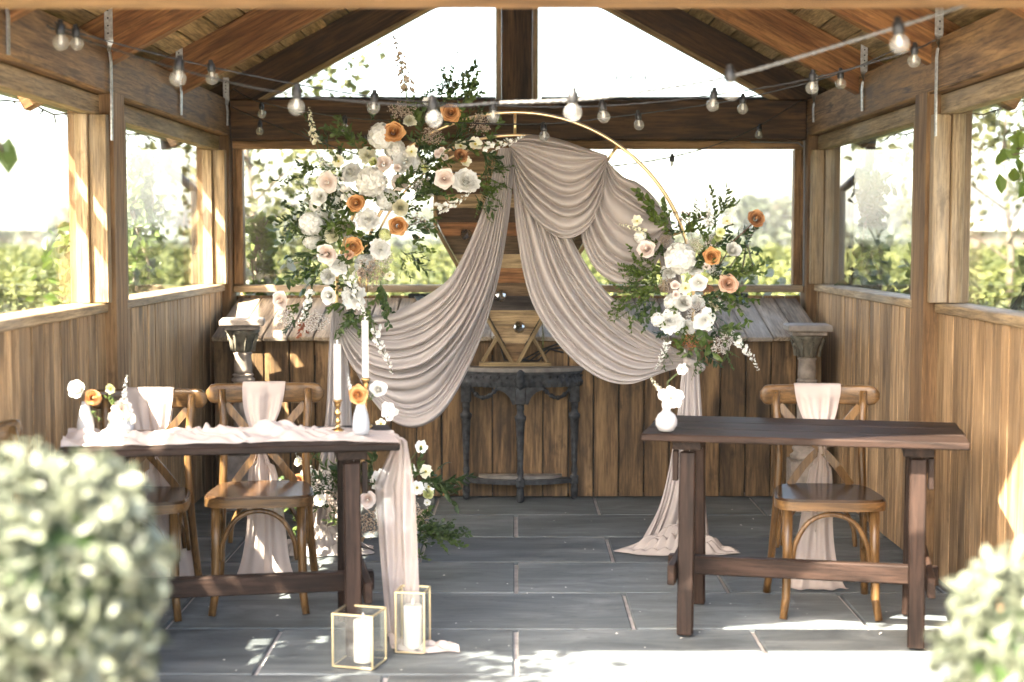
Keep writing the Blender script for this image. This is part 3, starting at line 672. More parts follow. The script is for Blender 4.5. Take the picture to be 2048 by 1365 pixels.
def sash(loc, rz, label, sc, wtop, cx=0.0, lean=0.0, seed=0, foot=.11):
    rnd = random.Random(seed)
    ph = [rnd.uniform(0, 6.28) for _ in range(6)]
    # path: behind the rail, over it, down to the knot on the X, behind the seat to the floor
    path = [(.292, .72), (.298, .80), (.292, .868), (.272, .890), (.246, .882), (.240, .84), (.222, .76), (.190, .665), (.176, .615), (.192, .57), (.214, .50), (.238, .40), (.25, .25), (.265, .10), (.285, .015), (.315, .006)]
    wid = [.6, .8, .96, 1, 1, .96, .78, .42, .17, .30, .44, .54, .64, .78, .98, 1.15]
    ys = crom([(p[0], p[1], wd) for p, wd in zip(path, wid)], 70)
    def fn(u, v):
        k = min(68, int(v * 69)); y, z, wd = ys[k] * (1 - (v * 69 - k)) + ys[k + 1] * (v * 69 - k); hw = wtop / 2 * wd
        if z < .55: hw = hw * (foot / .09) * (1 + .25 * (.55 - z))
        s = (u - .5) * 2; comp = 1.0 / max(.25, wd)
        amp = .006 * (1 + 1.0 * min(2.0, comp)) * (0.25 if .83 < z < .9 else 1)
        fold = math.sin(s * 7 + ph[0] + .8 * v) * .6 + math.sin(s * 13 + ph[1] - v) * .35 + math.sin(s * 3.1 + ph[2]) * .5
        e = .004 * math.sin(v * 17 + ph[3]) * (1 if u < .5 else -1)
        return (cx + s * hw + lean * (.9 - z) + e + .006 * math.sin(z * 9 + ph[4]), y + amp * fold - .006, max(.004, z + (.002 * fold if z < .03 else 0)))
    b = B().grid(fn, 44, 110)
    t = obj('chair_sash', b.mesh('chair_sash', True), M['sash'], None, loc, (0, 0, rz), sc); return tag(t, label, 'sash', 'blush chiffon chair sashes')
CH = [((1.255, 5.90, 0), R(-4), 1.0), ((-1.035, 5.97, 0), R(5), 1.0), ((-1.51, 5.86, 0), R(3), .985)]
chair(*CH[0][:2], 'honey brown crossback chair behind the bare right hand table')
chair(*CH[1][:2], 'brown crossback chair nearest the arch behind the left hand table')
chair(*CH[2][:2], 'brown crossback chair close to the left wall behind the dressed table', .985)
chair((-1.475, 4.76, 0), R(88), 'dark crossback chair cut off by the left edge, at the end of the dressed table')
sash(CH[0][0], CH[0][1], 'blush chiffon sash tied round the chair behind the right hand table', 1.0, .185, .0, .0, 1)
sash(CH[1][0], CH[1][1], 'blush sash in the shade on the chair nearest the arch', 1.0, .175, -.01, .0, 2, .13)
sash(CH[2][0], CH[2][1], 'sunlit blush sash on the chair close to the left wall', .985, .215, .0, .10, 3, .125)

# ================================================================== TABLE RUNNER
def runner():
    c, s = math.cos(R(10)), math.sin(R(10))
    rnd = random.Random(4); ph = [rnd.uniform(0, 6.28) for _ in range(14)]
    def wob(q, k): return math.sin(q * 7 + ph[k]) * .5 + math.sin(q * 15 + ph[k + 1]) * .3 + math.sin(q * 29 + ph[k + 2]) * .2
    def flat(u, v):                                       # v along the table, u across
        lx = -.585 + 1.17 * v; q = lx * 1.3
        ly = -.045 + (u - .5) * (.30 + .07 * wob(q, 0)) + .03 * wob(q, 3)
        if v > .80: ly = ly * (1 - (v - .8) * 1.2) + -.10 * (v - .8) * 3 + (u - .5) * .12 * (v - .8) * 5
        e = max(0, math.sin(math.pi * u)) ** .6
        w1 = wob(lx * 1.3 + u * .3, 6); w2 = wob(lx * .9 - u * .4, 9)
        a1 = abs(math.sin(u * 5.5 + lx * 15 + 3.2 * w1)); a2 = abs(math.sin(u * 9 - lx * 22 + 2.8 * w2)); a3 = math.sin(lx * 31 + u * 4 + 3 * w1)
        h = (.75 + .25 * a3) * (.030 * (1 - a1 * a1) + .020 * (1 - a2 * a2) ** 1.4) + .010 * (1 - abs(math.sin(u * 14 + lx * 11 + 3 * w2))) ** 2 + .008
        h = h * (.12 + .88 * e) * (1 if v < .78 else max(.3, 1 - (v - .78) * 5))
        p = (lx, ly, .772 + max(0.0015, h))
        return (-1.033 + p[0] * c - p[1] * s, 5.363 + p[0] * s + p[1] * c, p[2])
    b = B().grid(flat, 60, 220)
    o = obj('table_runner', b.mesh('runner', True), M['runner'], None)
    tag(o, 'crumpled blush chiffon runner lying along the left hand table and falling to the floor', 'table runner')
    def fall(u, v):                                       # over the right end and down to the floor
        z = .778 * (1 - v) ** 1.0; dr = .012 + .05 * v
        if v < .06: z = .782 - .02 * (v / .06) ** 2; dr = -.012 + .024 * (v / .06)
        wd = .20 - .03 * v; tw = min(1, v * 4) * (.125 - .04 * v)
        fo = .016 * math.sin(u * 13 + v * 2.5) + .009 * math.sin(u * 27 - v * 5)
        lx = .595 + dr - .055 * min(1, v * 4) + fo * .4 - (u - .6) * tw * 1.2
        if v < .06: lx = max(lx, .57)
        ly = -.13 + (u - .5) * wd + .06 * v + fo
        return (-1.033 + lx * c - ly * s, 5.363 + lx * s + ly * c, max(.006, z))
    obj('hanging_end', B().grid(fall, 50, 90).mesh('hang', True), M['sheer'], o)
    def pud(u, v):
        lx = .56 + .24 * v; ly = -.09 - .15 * v + (u - .5) * (.19 - .07 * v) - .03 * math.sin(v * 5)
        h = .026 * (.5 + .5 * math.sin(u * 12 + v * 9 + 2 * wob(v * .8 + u * .2, 2))) * (1 - .6 * v) + .010 * (.5 + .5 * math.sin(v * 23 - u * 9 + 3 * wob(v, 5)))
        return (-1.033 + lx * c - ly * s, 5.363 + lx * s + ly * c, .004 + h * math.sin(math.pi * min(1, max(.03, u))) )
    obj('puddled_end', B().grid(pud, 40, 80).mesh('pud', True), M['runner'], o)
runner()

# ================================================================== VASES, CANDLES, LANTERNS
def vase(loc, kind, label, mat, sc=1.0):
    prof = {'bottle': [(.02, 0), (.026, .003), (.030, .02), (.0305, .04), (.026, .07), (.017, .10), (.0125, .118), (.012, .126), (.0095, .126), (.009, .11)],
            'round': [(.022, 0), (.03, .004), (.042, .025), (.043, .045), (.034, .066), (.019, .078), (.015, .088), (.0165, .097), (.0135, .097), (.012, .085)],
            'bowl': [(.028, 0), (.040, .006), (.046, .022), (.042, .042), (.034, .05), (.031, .05), (.034, .03)]}[kind]
    return tag(obj('bud_vase', B().lathe([(r * sc, z * sc) for r, z in prof], 28).mesh('bud_vase', True), mat, None, loc), label, 'vase', 'small ceramic bud vases')
TZ = .774
VA = {'a': Vector((-1.548, 5.28, TZ + .01)), 'b': Vector((-1.435, 5.34, TZ + .012)), 'c': Vector((-.558, 5.31, TZ + .012)), 'd': Vector((.568, 5.50, TZ))}
vase(VA['a'], 'bottle', 'white teardrop bud vase in the sun at the left end of the dressed table', M['ceramic'])
vase(VA['b'], 'bowl', 'low grey bud vase sunk in the runner, second from the left end', M['ceramic_grey'])
vase(VA['c'], 'bottle', 'white teardrop bud vase beside the brass candlesticks', M['ceramic_grey'], 1.03)
vase(VA['d'], 'round', 'round white bud vase alone on the bare right hand table', M['ceramic'], .95)
def candlestick(loc, h, label):
    k = h / .12
    pr = [(.026, 0), (.028, .004), (.022, .008), (.008, .014), (.0065, .03), (.011, .036), (.007, .044), (.0055, .055), (.0095, .062), (.0125, .070), (.007, .078), (.006, .086), (.010, .094), (.012, .104), (.013, .112), (.019, .115), (.019, .118), (.012, .119)]
    return tag(obj('candlestick', B().lathe([(r, z * k) for r, z in pr], 20).mesh('candlestick', True), M['brass'], None, loc), label, 'candlestick', 'brass candlesticks')
def candle(loc, r, h, label, flame=.02, group=None):
    t = thing('candle', label, 'candle', loc, 0, group)
    obj('wax', B().lathe([(r * .96, 0), (r, .003), (r, h - .004), (r * .94, h), (r * .3, h - .003)], 22).mesh('wax', True), M['wax'], t)
    obj('flame_tip', B().lathe([(.0015, h - .004), (.0045 * flame / .02, h + flame * .35), (.003 * flame / .02, h + flame * .75), (.0004, h + flame)], 10).mesh('flame', True), M['wick'], t)
c1, c2 = Vector((-.653, 5.40, TZ + .012)), Vector((-.562, 5.52, TZ + .01))
candlestick(c1, .118, 'short brass candlestick on the runner'); candle(c1 + Vector((0, 0, .118)), .0125, .205, 'slim white taper in the short brass candlestick', .018, 'white taper candles')
candlestick(c2, .19, 'tall brass candlestick behind the white bottle vase'); candle(c2 + Vector((0, 0, .19)), .0125, .215, 'slim white taper in the tall brass candlestick, the higher of the two', .018, 'white taper candles')
def lantern(loc, rz, w, d, h, label):
    t = thing('glass_lantern', label, 'lantern', loc, rz, 'brass framed glass lanterns'); e = .0065
    for sx in (-1, 1):
        for sy in (-1, 1): board('frame_bar', (e, e, h - .002), M['palebrass'], t, (sx * w / 2, sy * d / 2, h / 2), ch=.001)
    for z in (e / 2, h - e / 2):
        for s in (-1, 1):
            board('frame_bar', (w - e, e, e), M['palebrass'], t, (0, s * d / 2, z), ch=.001)
            board('frame_bar', (e, d - e, e), M['palebrass'], t, (s * w / 2, 0, z), ch=.001)
    for s in (-1, 1):
        board('glass_pane', (w - e - .001, .002, h - 2 * e - .001), M['lantern_glass'], t, (0, s * d / 2, h / 2), ch=.0003)
        board('glass_pane', (.002, d - e - .001, h - 2 * e - .001), M['lantern_glass'], t, (s * w / 2, 0, h / 2), ch=.0003)
    board('base_plate', (w - e - .002, d - e - .002, .003), M['iron'], t, (0, 0, .005), ch=.0005)
lantern((-.548, 5.112, .0), R(-16), .148, .13, .192, 'squat brass and glass lantern at the front of the paving')
lantern((-.372, 5.29, .0), R(-8), .105, .105, .225, 'tall narrow brass and glass lantern behind the squat one')
candle((-.535, 5.115, .008), .034, .148, 'thick white pillar candle inside the squat lantern', .026, 'white pillar candles')
candle((-.372, 5.29, .008), .034, .155, 'thick white pillar candle inside the tall narrow lantern', .026, 'white pillar candles')

# ================================================================== ARCH
AD = 7.1; AC = P(1030, 585, AD); RO = AC.z and (P(1030, 225, AD).z - AC.z); RI = P(1030, 271, AD).z - AC.z
ar = thing('moon_arch', 'gold double ring arch standing in front of the bin', 'arch', (0, AD, 0))
def hoop(r, y, rad, full=True):
    if not full: return B().tube([(-r * math.cos(a), y, AC.z + r * math.sin(a)) for a in [math.pi * k / 60 for k in range(61)]], rad, 10)
    pts = [(-r, y, 0)] + [(-r, y, AC.z * k / 5) for k in range(1, 5)] + [(-r * math.cos(a), y, AC.z + r * math.sin(a)) for a in [math.pi * k / 60 for k in range(61)]] + [(r, y, AC.z * k / 5) for k in range(4, 0, -1)] + [(r, y, 0)]
    return B().tube(pts, rad, 10)
obj('outer_hoop', hoop(RO, 0, .0085).mesh('hoop', True), M['gold'], ar)
obj('inner_hoop', hoop(RI, 0, .0075, False).mesh('hoop', True), M['gold'], ar)
obj('inner_hoop', hoop(RI - .035, .0, .005, False).mesh('hoop', True), M['gold'], ar)
for a in (1, 20, 55, 90, 128, 160, 179):
    ca, sa = math.cos(R(a)), math.sin(R(a))
    obj('strut', B().tube([(RI * ca, 0, AC.z + RI * sa), (RO * ca, 0, AC.z + RO * sa)], .007, 8).mesh('strut', True), M['gold'], ar)
for sg in (-1, 1): board('foot_plate', (.22, .34, .008), M['gold'], ar, (sg * RO, 0, .004))

# ================================================================== DRAPED FABRIC
df = thing('draped_fabric', 'long taupe jersey fabric draped in swags over the arch and pooling on the floor', 'drape', (0, AD - .03, 0))
def n1(seed):                                             # smooth 1-D noise
    r = random.Random(seed); k = [r.uniform(-1, 1) for _ in range(64)]
    def f(x):
        i = math.floor(x); t = x - i; t = t * t * (3 - 2 * t); return k[i % 64] * (1 - t) + k[(i + 1) % 64] * t
    return f
def swag(name, top, bot, folds, seed, y0=0.0, belly=.05, amp=1.0, nu=None, nt=130, mid=None, roundness=1.0):
    rnd = random.Random(seed)
    W = lambda pts: [tuple(P(px, py, AD - .03)) for px, py in pts]
    T, Bo = crom(W(top), nt + 1), crom(W(bot), nt + 1)
    Mi = crom(W(mid), nt + 1) if mid else None
    cuts = [0.0]
    for _ in range(folds): cuts.append(cuts[-1] + rnd.choice((.4, .55, .8, 1, 1.3, 1.8, 2.3)))
    cuts = [c / cuts[-1] for c in cuts]
    dep = [rnd.uniform(.55, 1.2) for _ in range(folds)]; noi = [n1(seed * 100 + i) for i in range(folds)]
    drift = n1(seed * 7 + 3); drift2 = n1(seed * 13 + 5); fine = [n1(seed * 31 + 500 + i) for i in range(3)]
    K = 12; mv = [n1(seed * 17 + 300 + i) for i in range(folds + 1)]; gap = 1.0 / folds
    def fn(ui, v):
        idx = int(round(ui * folds * K)); i = min(folds - 1, idx // K); s = (idx - i * K) / K
        k = min(nt, int(round(v * nt))); a, c = T[k], Bo[k]
        edge = lambda j: cuts[j] + (0 if j in (0, folds) else gap * .33 * mv[j](v * 3.2 + j))
        u0, u1 = edge(i), edge(i + 1); u = u0 + (u1 - u0) * s; p = a * (1 - u) + c * u
        width = float(np.linalg.norm(c - a)); cw = max(0, u1 - u0) * width
        d = dep[i] * (1 + .5 * noi[i](v * 3.0)); s2 = s ** (.72 + .22 * noi[i](v * 2 + 9))
        h = (max(0, math.sin(math.pi * s2)) ** .8) * min(1.5 * cw, .06) * d * amp
        by = belly * math.sin(math.pi * v) ** .8 * (.35 + .65 * u) + .010 * fine[2](u * 4 + v * 2)
        return (float(p[0]), y0 - by - h, float(p[2]) - h * .25)
    nu = folds * K
    o = obj(name, B().grid(fn, nu, nt).mesh(name, True), M['fabric'], df); return o
swag('swag', [(1008, 296), (995, 400), (955, 500), (905, 580), (850, 650), (790, 690), (725, 690), (670, 618)],
     [(1032, 296), (1020, 420), (1000, 545), (970, 655), (930, 752), (885, 825), (835, 853), (785, 840), (735, 785), (700, 712), (668, 622)], 9, 1, .01, .05, .7)
swag('swag', [(998, 296), (965, 420), (921, 522), (889, 566), (828, 606), (774, 627), (720, 630), (672, 612)],
     [(1024, 296), (1010, 430), (985, 560), (935, 675), (865, 757), (795, 777), (728, 755), (692, 705), (666, 618)], 12, 2, -.012, .07, 1.0)
swag('swag', [(1040, 300), (1105, 400), (1155, 500), (1205, 575), (1265, 632), (1330, 685), (1388, 716)],
     [(1022, 300), (1034, 470), (1062, 600), (1120, 692), (1190, 751), (1255, 767), (1325, 745), (1385, 728)], 12, 3, .004, .07, 1.0)
swag('swag', [(1207, 312), (1240, 350), (1275, 366), (1305, 392), (1334, 436)],
     [(1196, 318), (1160, 440), (1178, 520), (1215, 559), (1256, 568), (1300, 545), (1332, 480), (1338, 440)], 10, 4, -.004, .05, 1.0)
swag('swag', [(1012, 284), (1060, 272), (1110, 278), (1165, 296), (1214, 312)],
     [(1022, 300), (1040, 395), (1080, 452), (1130, 478), (1176, 455), (1203, 395), (1214, 322)], 11, 5, -.03, .07, 1.0)
swag('swag', [(1300, 440), (1320, 520), (1345, 620), (1372, 722)], [(1340, 430), (1355, 520), (1375, 620), (1396, 722)], 6, 6, .012, .02, .8)
swag('tail', [(1366, 716), (1350, 860), (1322, 1000), (1278, 1090)], [(1396, 714), (1404, 860), (1410, 1000), (1420, 1088)], 9, 7, .0, .03, .9)
swag('tail', [(664, 612), (657, 700), (648, 860), (610, 1090)], [(690, 615), (700, 740), (706, 870), (720, 1090)], 9, 8, .012, .03, .9)
kb = B()
for k in range(5): 
    p = P(1372 + 7 * k, 722 + 3 * k, AD - .04) - Vector(df.location); kb.ball((p.x, p.y - .035, p.z), .022, 10, 7)
obj('knot', kb.mesh('knot', True), M['fabric'], df, kind='stuff')
def puddle(cx, cy, rx, ry, seed, rz):
    a_, b_, c_ = n1(seed), n1(seed + 1), n1(seed + 2)
    def fn(u, v):
        a = 2 * math.pi * u; r = v ** .8; rim = 1 + .22 * a_(u * 9) + .12 * b_(u * 23)
        x, y = rx * r * rim * math.cos(a), ry * r * rim * math.sin(a)
        fo = .5 + .5 * math.sin(r * 17 + 3 * a_(u * 12) + 2.0 * math.sin(a * 3)); f2 = .5 + .5 * math.sin(a * 21 + r * 9 * c_(u * 5))
        h = (.045 * fo + .035 * f2) * math.sin(math.pi * min(1, .15 + .85 * r)) * (1 - .25 * r) + .09 * max(0, 1 - r * 1.8)
        c, s = math.cos(rz), math.sin(rz)
        return (cx + x * c - y * s, cy - (AD - .03) + x * s + y * c, .005 + max(0, h))
    obj('puddle', B().grid(fn, 150, 40).mesh('puddle', True), M['fabric'], df)
puddle(.80, 6.98, .285, .125, 21, R(-6)); puddle(-.93, 6.98, .26, .15, 27, R(4))

# ================================================================== FLOWERS
def petal(b, az, r0, tilt, curl, L, hw, z0, ruf=.0, nu=4, nv=4, rnd=random):
    v = []; ph = rnd.uniform(0, 6.28)
    for iu in range(nu + 1):
        u = -1 + 2 * iu / nu; rad, z = r0, z0; colv = []
        Lu = L * (1 - .22 * u * u)
        for j in range(nv + 1):
            t = j / nv
            if j: p = tilt + curl * (t - .5 / nv); rad += math.sin(p) * Lu / nv; z += math.cos(p) * Lu / nv
            wp = hw * (math.sin(math.pi * (.10 + .55 * t)) ** .7); an = az + u * wp / max(.18, rad)
            rz = rad * (1 + ruf * math.sin(u * 5 + ph) * t) ; zz = z + ruf * .5 * math.cos(u * 6 + ph) * t * L
            colv.append((rz * math.cos(an), rz * math.sin(an), zz))
        v.append(colv)
    flat = [p for c in v for p in c]; f = [(i * (nv + 1) + j, (i + 1) * (nv + 1) + j, (i + 1) * (nv + 1) + j + 1, i * (nv + 1) + j + 1) for i in range(nu) for j in range(nv)]
    b.add(flat, f, None, [(k % (nv + 1)) / nv for k in range(len(flat))])
GA = 2.39996
def rose(seed, n=36, op=1.0):
    r = random.Random(seed); b = B()
    for i in range(n):
        t = i / (n - 1); az = i * GA + r.uniform(-.25, .25)
        r0 = .11 + .24 * t; Lp = .40 + .36 * t; sn = max(-.3, min(.95, (.03 + .93 * op * t ** .85 - r0) / Lp)); tl = math.asin(sn); cu = .05 + .7 * t * t
        petal(b, az, r0, tl - cu * .45 + r.uniform(-.05, .05), cu, Lp, .20 + .42 * t, .16 - .32 * t + r.uniform(-.02, .02), .02 + .035 * t, 6, 5, r)
    b.lathe([(.02, 0), (.10, .2), (.135, .40), (.11, .52), (.06, .58), (.015, .58)], 14, (0, 0, 0), lambda a, z: .16 * math.sin(a * 2 + z * 22)); b.a[-84:] = [.1] * 42 + [.9] * 42
    return b.mesh('rose', True)
def ranunculus(seed, n=46):
    r = random.Random(seed); b = B()
    for i in range(n):
        t = i / (n - 1); petal(b, i * GA + r.uniform(-.2, .2), .05 + .25 * t, .15 + .75 * t, -.55 + .35 * t, .55 + .30 * t, .26 + .30 * t, -.05 - .22 * t, .02, rnd=r)
    return b.mesh('ranunculus', True)
def peony(seed, n=95):
    r = random.Random(seed); b = B()
    for i in range(n):
        t = (i / (n - 1)) ** .75; petal(b, i * GA + r.uniform(-.4, .4), .05 + .40 * t, -.35 + 1.10 * t + r.uniform(-.3, .3), .15 + .7 * r.random(), .40 + .16 * t, .22 + .16 * t, .28 - .62 * t + r.uniform(-.09, .09), .09, 5, 4, r)
    return b.mesh('peony', True)
def hydrangea(seed, n=110):
    r = random.Random(seed); b = B(); b.ball((0, 0, 0), .70, 14, 9)
    for i in range(n):
        z = 1 - 1.45 * (i + .5) / n; q = math.sqrt(max(0, 1 - z * z)); a = i * GA
        c = Vector((q * math.cos(a), q * math.sin(a), z)) * r.uniform(.74, .92); d = (c.normalized() + Vector((r.uniform(-.3, .3), r.uniform(-.3, .3), r.uniform(-.3, .3)))).normalized()
        Mx = Matrix.Translation(c) @ d.to_track_quat('Z', 'Y').to_matrix().to_4x4() @ Matrix.Rotation(r.uniform(0, 6.28), 4, 'Z')
        bb = B()
        for k in range(4): petal(bb, k * math.pi / 2, .012, 1.0, .5, .27, .17, 0, .05, 2, 2, r)
        b.add(bb.v, bb.f, Mx, bb.a)
    return b.mesh('hydrangea', True)
def cosmos(seed, n=7):
    r = random.Random(seed); b = B()
    for i in range(n): petal(b, i * 6.283 / n + r.uniform(-.15, .15), .08, .95 + r.uniform(-.15, .2), .45, .86, .40, 0, .07, 4, 4, r)
    return b.mesh('cosmos', True)
def gardenia(seed):
    r = random.Random(seed); b = B()
    for i in range(18):
        t = i / 17; petal(b, i * GA, .04 + .1 * t, -.05 + 1.35 * t, .35, .45 + .48 * t, .24 + .22 * t, -.15 * t, .06, rnd=r)
    return b.mesh('gardenia', True)
def floret(b, c, d, s, r, n=5):
    Mx = Matrix.Translation(c) @ d.to_track_quat('Z', 'Y').to_matrix().to_4x4() @ Matrix.Scale(s, 4); bb = B()
    for k in range(n): petal(bb, k * 6.283 / n + r.random(), .06, .85, .5, .9, .42, 0, .06, 2, 2, r)
    b.add(bb.v, bb.f, Mx, bb.a)
def spike(seed, n=30, bend=.18, fat=.078):
    r = random.Random(seed); b = B(); st = B()
    cv = lambda t: Vector((bend * t * t, .06 * math.sin(t * 4 + seed), t))
    st.tube([cv(k / 10) for k in range(11)], [.012 * (1 - .07 * k) for k in range(11)], 5)
    for i in range(n):
        t = .12 + .88 * i / (n - 1); a = i * GA; s = fat * (1.1 - .78 * t ** 1.6); d = Vector((math.cos(a), math.sin(a), .45 + .4 * t)).normalized()
        floret(b, cv(t) + d * s * r.uniform(.5, 1.3) + Vector((0, 0, r.uniform(-.02, .02))), d, s * r.uniform(.75, 1.15), r)
    return b.mesh('spike', True), st.mesh('stem', True)
def filler(seed, n=256, ln=1.0):                          # head of tiny buds on forking stems
    r = random.Random(seed); b = B(); st = B()
    for i in range(16):
        a = i * GA; q = math.sqrt((i + .5) / 16) * .85; tip = Vector((q * math.cos(a), q * math.sin(a), ln * (.75 + .35 * math.sqrt(max(0, 1 - q * q)))))
        st.tube([(0, 0, 0), tip * .5 + Vector((0, 0, .08)), tip], [.018, .013, .009], 4)
        for k in range(n // 16):
            o = tip + Vector((r.gauss(0, .14), r.gauss(0, .14), r.gauss(0, .10))); s = r.uniform(.04, .075)
            b.add([(s, 0, 0), (-s, 0, 0), (0, s, 0), (0, -s, 0), (0, 0, s), (0, 0, -s)], [(0, 2, 4), (2, 1, 4), (1, 3, 4), (3, 0, 4), (2, 0, 5), (1, 2, 5), (3, 1, 5), (0, 3, 5)], Matrix.Translation(o))
            if k % 3 == 0: st.tube([tip * .8, o], [.007, .005], 3)
    return b.mesh('buds', True), st.mesh('stem', True)
def leafv(b, base, d, nrm, L, W_):
    d = d.normalized(); s = d.cross(nrm).normalized(); nrm = s.cross(d)
    q = [base, base + d * L * .3 + s * W_ * .5 + nrm * W_ * .12, base + d * L * .65 + s * W_ * .42 + nrm * W_ * .08, base + d * L - nrm * L * .1, base + d * L * .65 - s * W_ * .42 + nrm * W_ * .08, base + d * L * .3 - s * W_ * .5 + nrm * W_ * .12, base + d * L * .3, base + d * L * .65]
    b.add(q, [(0, 1, 6), (6, 1, 2, 7), (7, 2, 3), (0, 6, 5), (6, 7, 4, 5), (7, 3, 4)])
def sprig(seed, n=15, L=.22, W_=.12, bend=.35, fork=2):
    r = random.Random(seed); b = B(); st = B()
    def branch(o, dr, ln, k):
        side = Vector((r.uniform(-1, 1), r.uniform(-1, 1), .2)).normalized(); pts = [o + dr * ln * t + side * bend * ln * t * t for t in (0, .25, .5, .75, 1)]
        st.tube(pts, [.014, .012, .010, .008, .005], 4)
        for i in range(k):
            t = .15 + .85 * i / max(1, k - 1); j = min(3, int(t * 4)); p = pts[j].lerp(pts[j + 1], t * 4 - j) if t < 1 else pts[4]
            a = i * 2.6 + r.uniform(-.5, .5); out = Vector((math.cos(a), math.sin(a), .5)).normalized()
            leafv(b, p, out * .8 + dr * .5, Vector((r.uniform(-.5, .5), -1, r.uniform(-.3, .8))), L * r.uniform(.7, 1.2), W_ * r.uniform(.8, 1.15))
    branch(Vector((0, 0, 0)), Vector((0, 0, 1)), 1, n)
    for k in range(fork):
        a = r.uniform(0, 6.28); branch(Vector((0, 0, .2 + .25 * k)), Vector((math.cos(a) * .8, math.sin(a) * .8, .6)).normalized(), .55, n // 2)
    return b.mesh('leaves'), st.mesh('stem', True)
def twigs(seed):
    r = random.Random(seed); st = B(); b = B()
    def go(o, d, ln, dep):
        e = o + d * ln; st.tube([o, (o + e) / 2 + Vector((r.gauss(0, .02), r.gauss(0, .02), 0)), e], [.010 - .0018 * (3 - dep)] * 3, 4)
        if dep == 0:
            s = .022; b.add([(s, 0, 0), (-s, 0, 0), (0, s, 0), (0, -s, 0), (0, 0, s), (0, 0, -s)], [(0, 2, 4), (2, 1, 4), (1, 3, 4), (3, 0, 4), (2, 0, 5), (1, 2, 5), (3, 1, 5), (0, 3, 5)], Matrix.Translation(e)); return
        for _ in range(3): go(e, (d + Vector((r.gauss(0, .5), r.gauss(0, .5), r.gauss(0, .3)))).normalized(), ln * .62, dep - 1)
    go(Vector((0, 0, 0)), Vector((0, 0, 1)), .42, 3)
    return b.mesh('buds'), st.mesh('stem')
ME = {}
for k in range(3):
    ME['rose', k] = rose(10 + k, 34 + k, .98 + .06 * k); ME['ranunculus', k] = ranunculus(20 + k); ME['peony', k] = peony(30 + k); ME['hydrangea', k] = hydrangea(40 + k)
    ME['cosmos', k] = cosmos(50 + k, 6 + k % 2); ME['spike', k] = spike(60 + k); ME['filler', k] = filler(70 + k); ME['gardenia', k] = gardenia(90 + k)
for k in range(5): ME['sprig', k] = sprig(80 + k, 14 + k, .22 + .02 * k, .11 + .015 * (k % 3))
for k in range(2): ME['bigleaf', k] = sprig(180 + k, 7, .42, .22, .2, 1); ME['twigs', k] = twigs(190 + k); ME['vine', k] = sprig(200 + k, 20, .13, .10, .25, 2)
NM = {'rose': 'rose', 'ranunculus': 'ranunculus', 'peony': 'peony', 'hydrangea': 'hydrangea', 'cosmos': 'cosmos_flower', 'spike': 'flower_spike', 'filler': 'bud_cluster', 'gardenia': 'open_rose', 'sprig': 'leaf_sprig', 'bigleaf': 'leaf_sprig', 'twigs': 'twig_spray', 'vine': 'trailing_vine'}
COPY = {}
def data_for(kind, k, mat, second=None):
    key = (kind, k, mat)
    if key not in COPY:
        src = ME[kind, k]; a, s = src if isinstance(src, tuple) else (src, None)
        a = a.copy(); a.materials.clear(); a.materials.append(M[mat])
        if s is not None: s = s.copy(); s.materials.clear(); s.materials.append(M['twig' if kind in ('twigs', 'filler') else 'stem'])
        COPY[key] = (a, s)
    return COPY[key]
pol = B().ball((0, 0, .06), .16, 10, 6).mesh('pollen', True); pol.materials.append(M['pollen'])
frnd = random.Random(77)
CNT = [0]
def put(t, kind, mat, p, size, d, roll=None):
    CNT[0] += 1
    nv = {'sprig': 5, 'bigleaf': 2, 'twigs': 2, 'vine': 2}.get(kind, 3); k = CNT[0] % nv
    a, s = data_for(kind, k, mat); d = Vector(d).normalized()
    q = d.to_track_quat('Z', 'Y') @ Quaternion((0, 0, 1), frnd.uniform(0, 6.28) if roll is None else roll)
    stuffy = kind in ('spike', 'filler', 'sprig', 'bigleaf', 'twigs', 'vine', 'hydrangea', 'cosmos', 'gardenia', 'rose', 'peony', 'ranunculus')
    o = obj(NM[kind], a, None, t, Vector(p) - Vector(t.location), q, size, kind='stuff' if stuffy else None)
    if s is not None: obj('stem', s, None, o, kind='stuff')
    if kind == 'cosmos': obj('flower_centre', pol, None, o)
    return o
def bloom(t, kind, mat, px, py, r_px, d, cx=None, cy=None, tilt=(0, 0)):
    s = d / F_PX; p = P(px, py, d)
    dx, dz = ((px - cx) / 260, -(py - cy) / 320) if cx is not None else (0, 0)
    return put(t, kind, mat, p, r_px * s * {'rose': 1.05, 'peony': 1.02, 'hydrangea': 1.0, 'cosmos': 1.05, 'ranunculus': 1.15, 'gardenia': 1.0}.get(kind, 1) * .98, (dx * .55 + frnd.uniform(-.25, .25) + tilt[0], -1, dz * .5 + .12 + frnd.uniform(-.25, .25) + tilt[1]))
def stick(t, kind, mat, px0, py0, px1, py1, d, back=0.0):                       # sprays and spikes from one point to another
    a, b = P(px0, py0, d), P(px1, py1, d + back); v = b - a; return put(t, kind, mat, a, v.length, v)
def fan(t, kind, mats, pts, ln, d0, cx, cy, n=1, spread=.5, up=0):
    for px, py in pts:
        for _ in range(n):
            d = d0 + frnd.uniform(-.05, .08); a = math.atan2(-(py - cy), px - cx) + frnd.uniform(-spread, spread); p = P(px + frnd.uniform(-8, 8), py + frnd.uniform(-8, 8), d)
            v = Vector((math.cos(a), frnd.uniform(-.55, .1), math.sin(a) + up)); put(t, kind, frnd.choice(mats), p, ln * frnd.uniform(.75, 1.25), v)

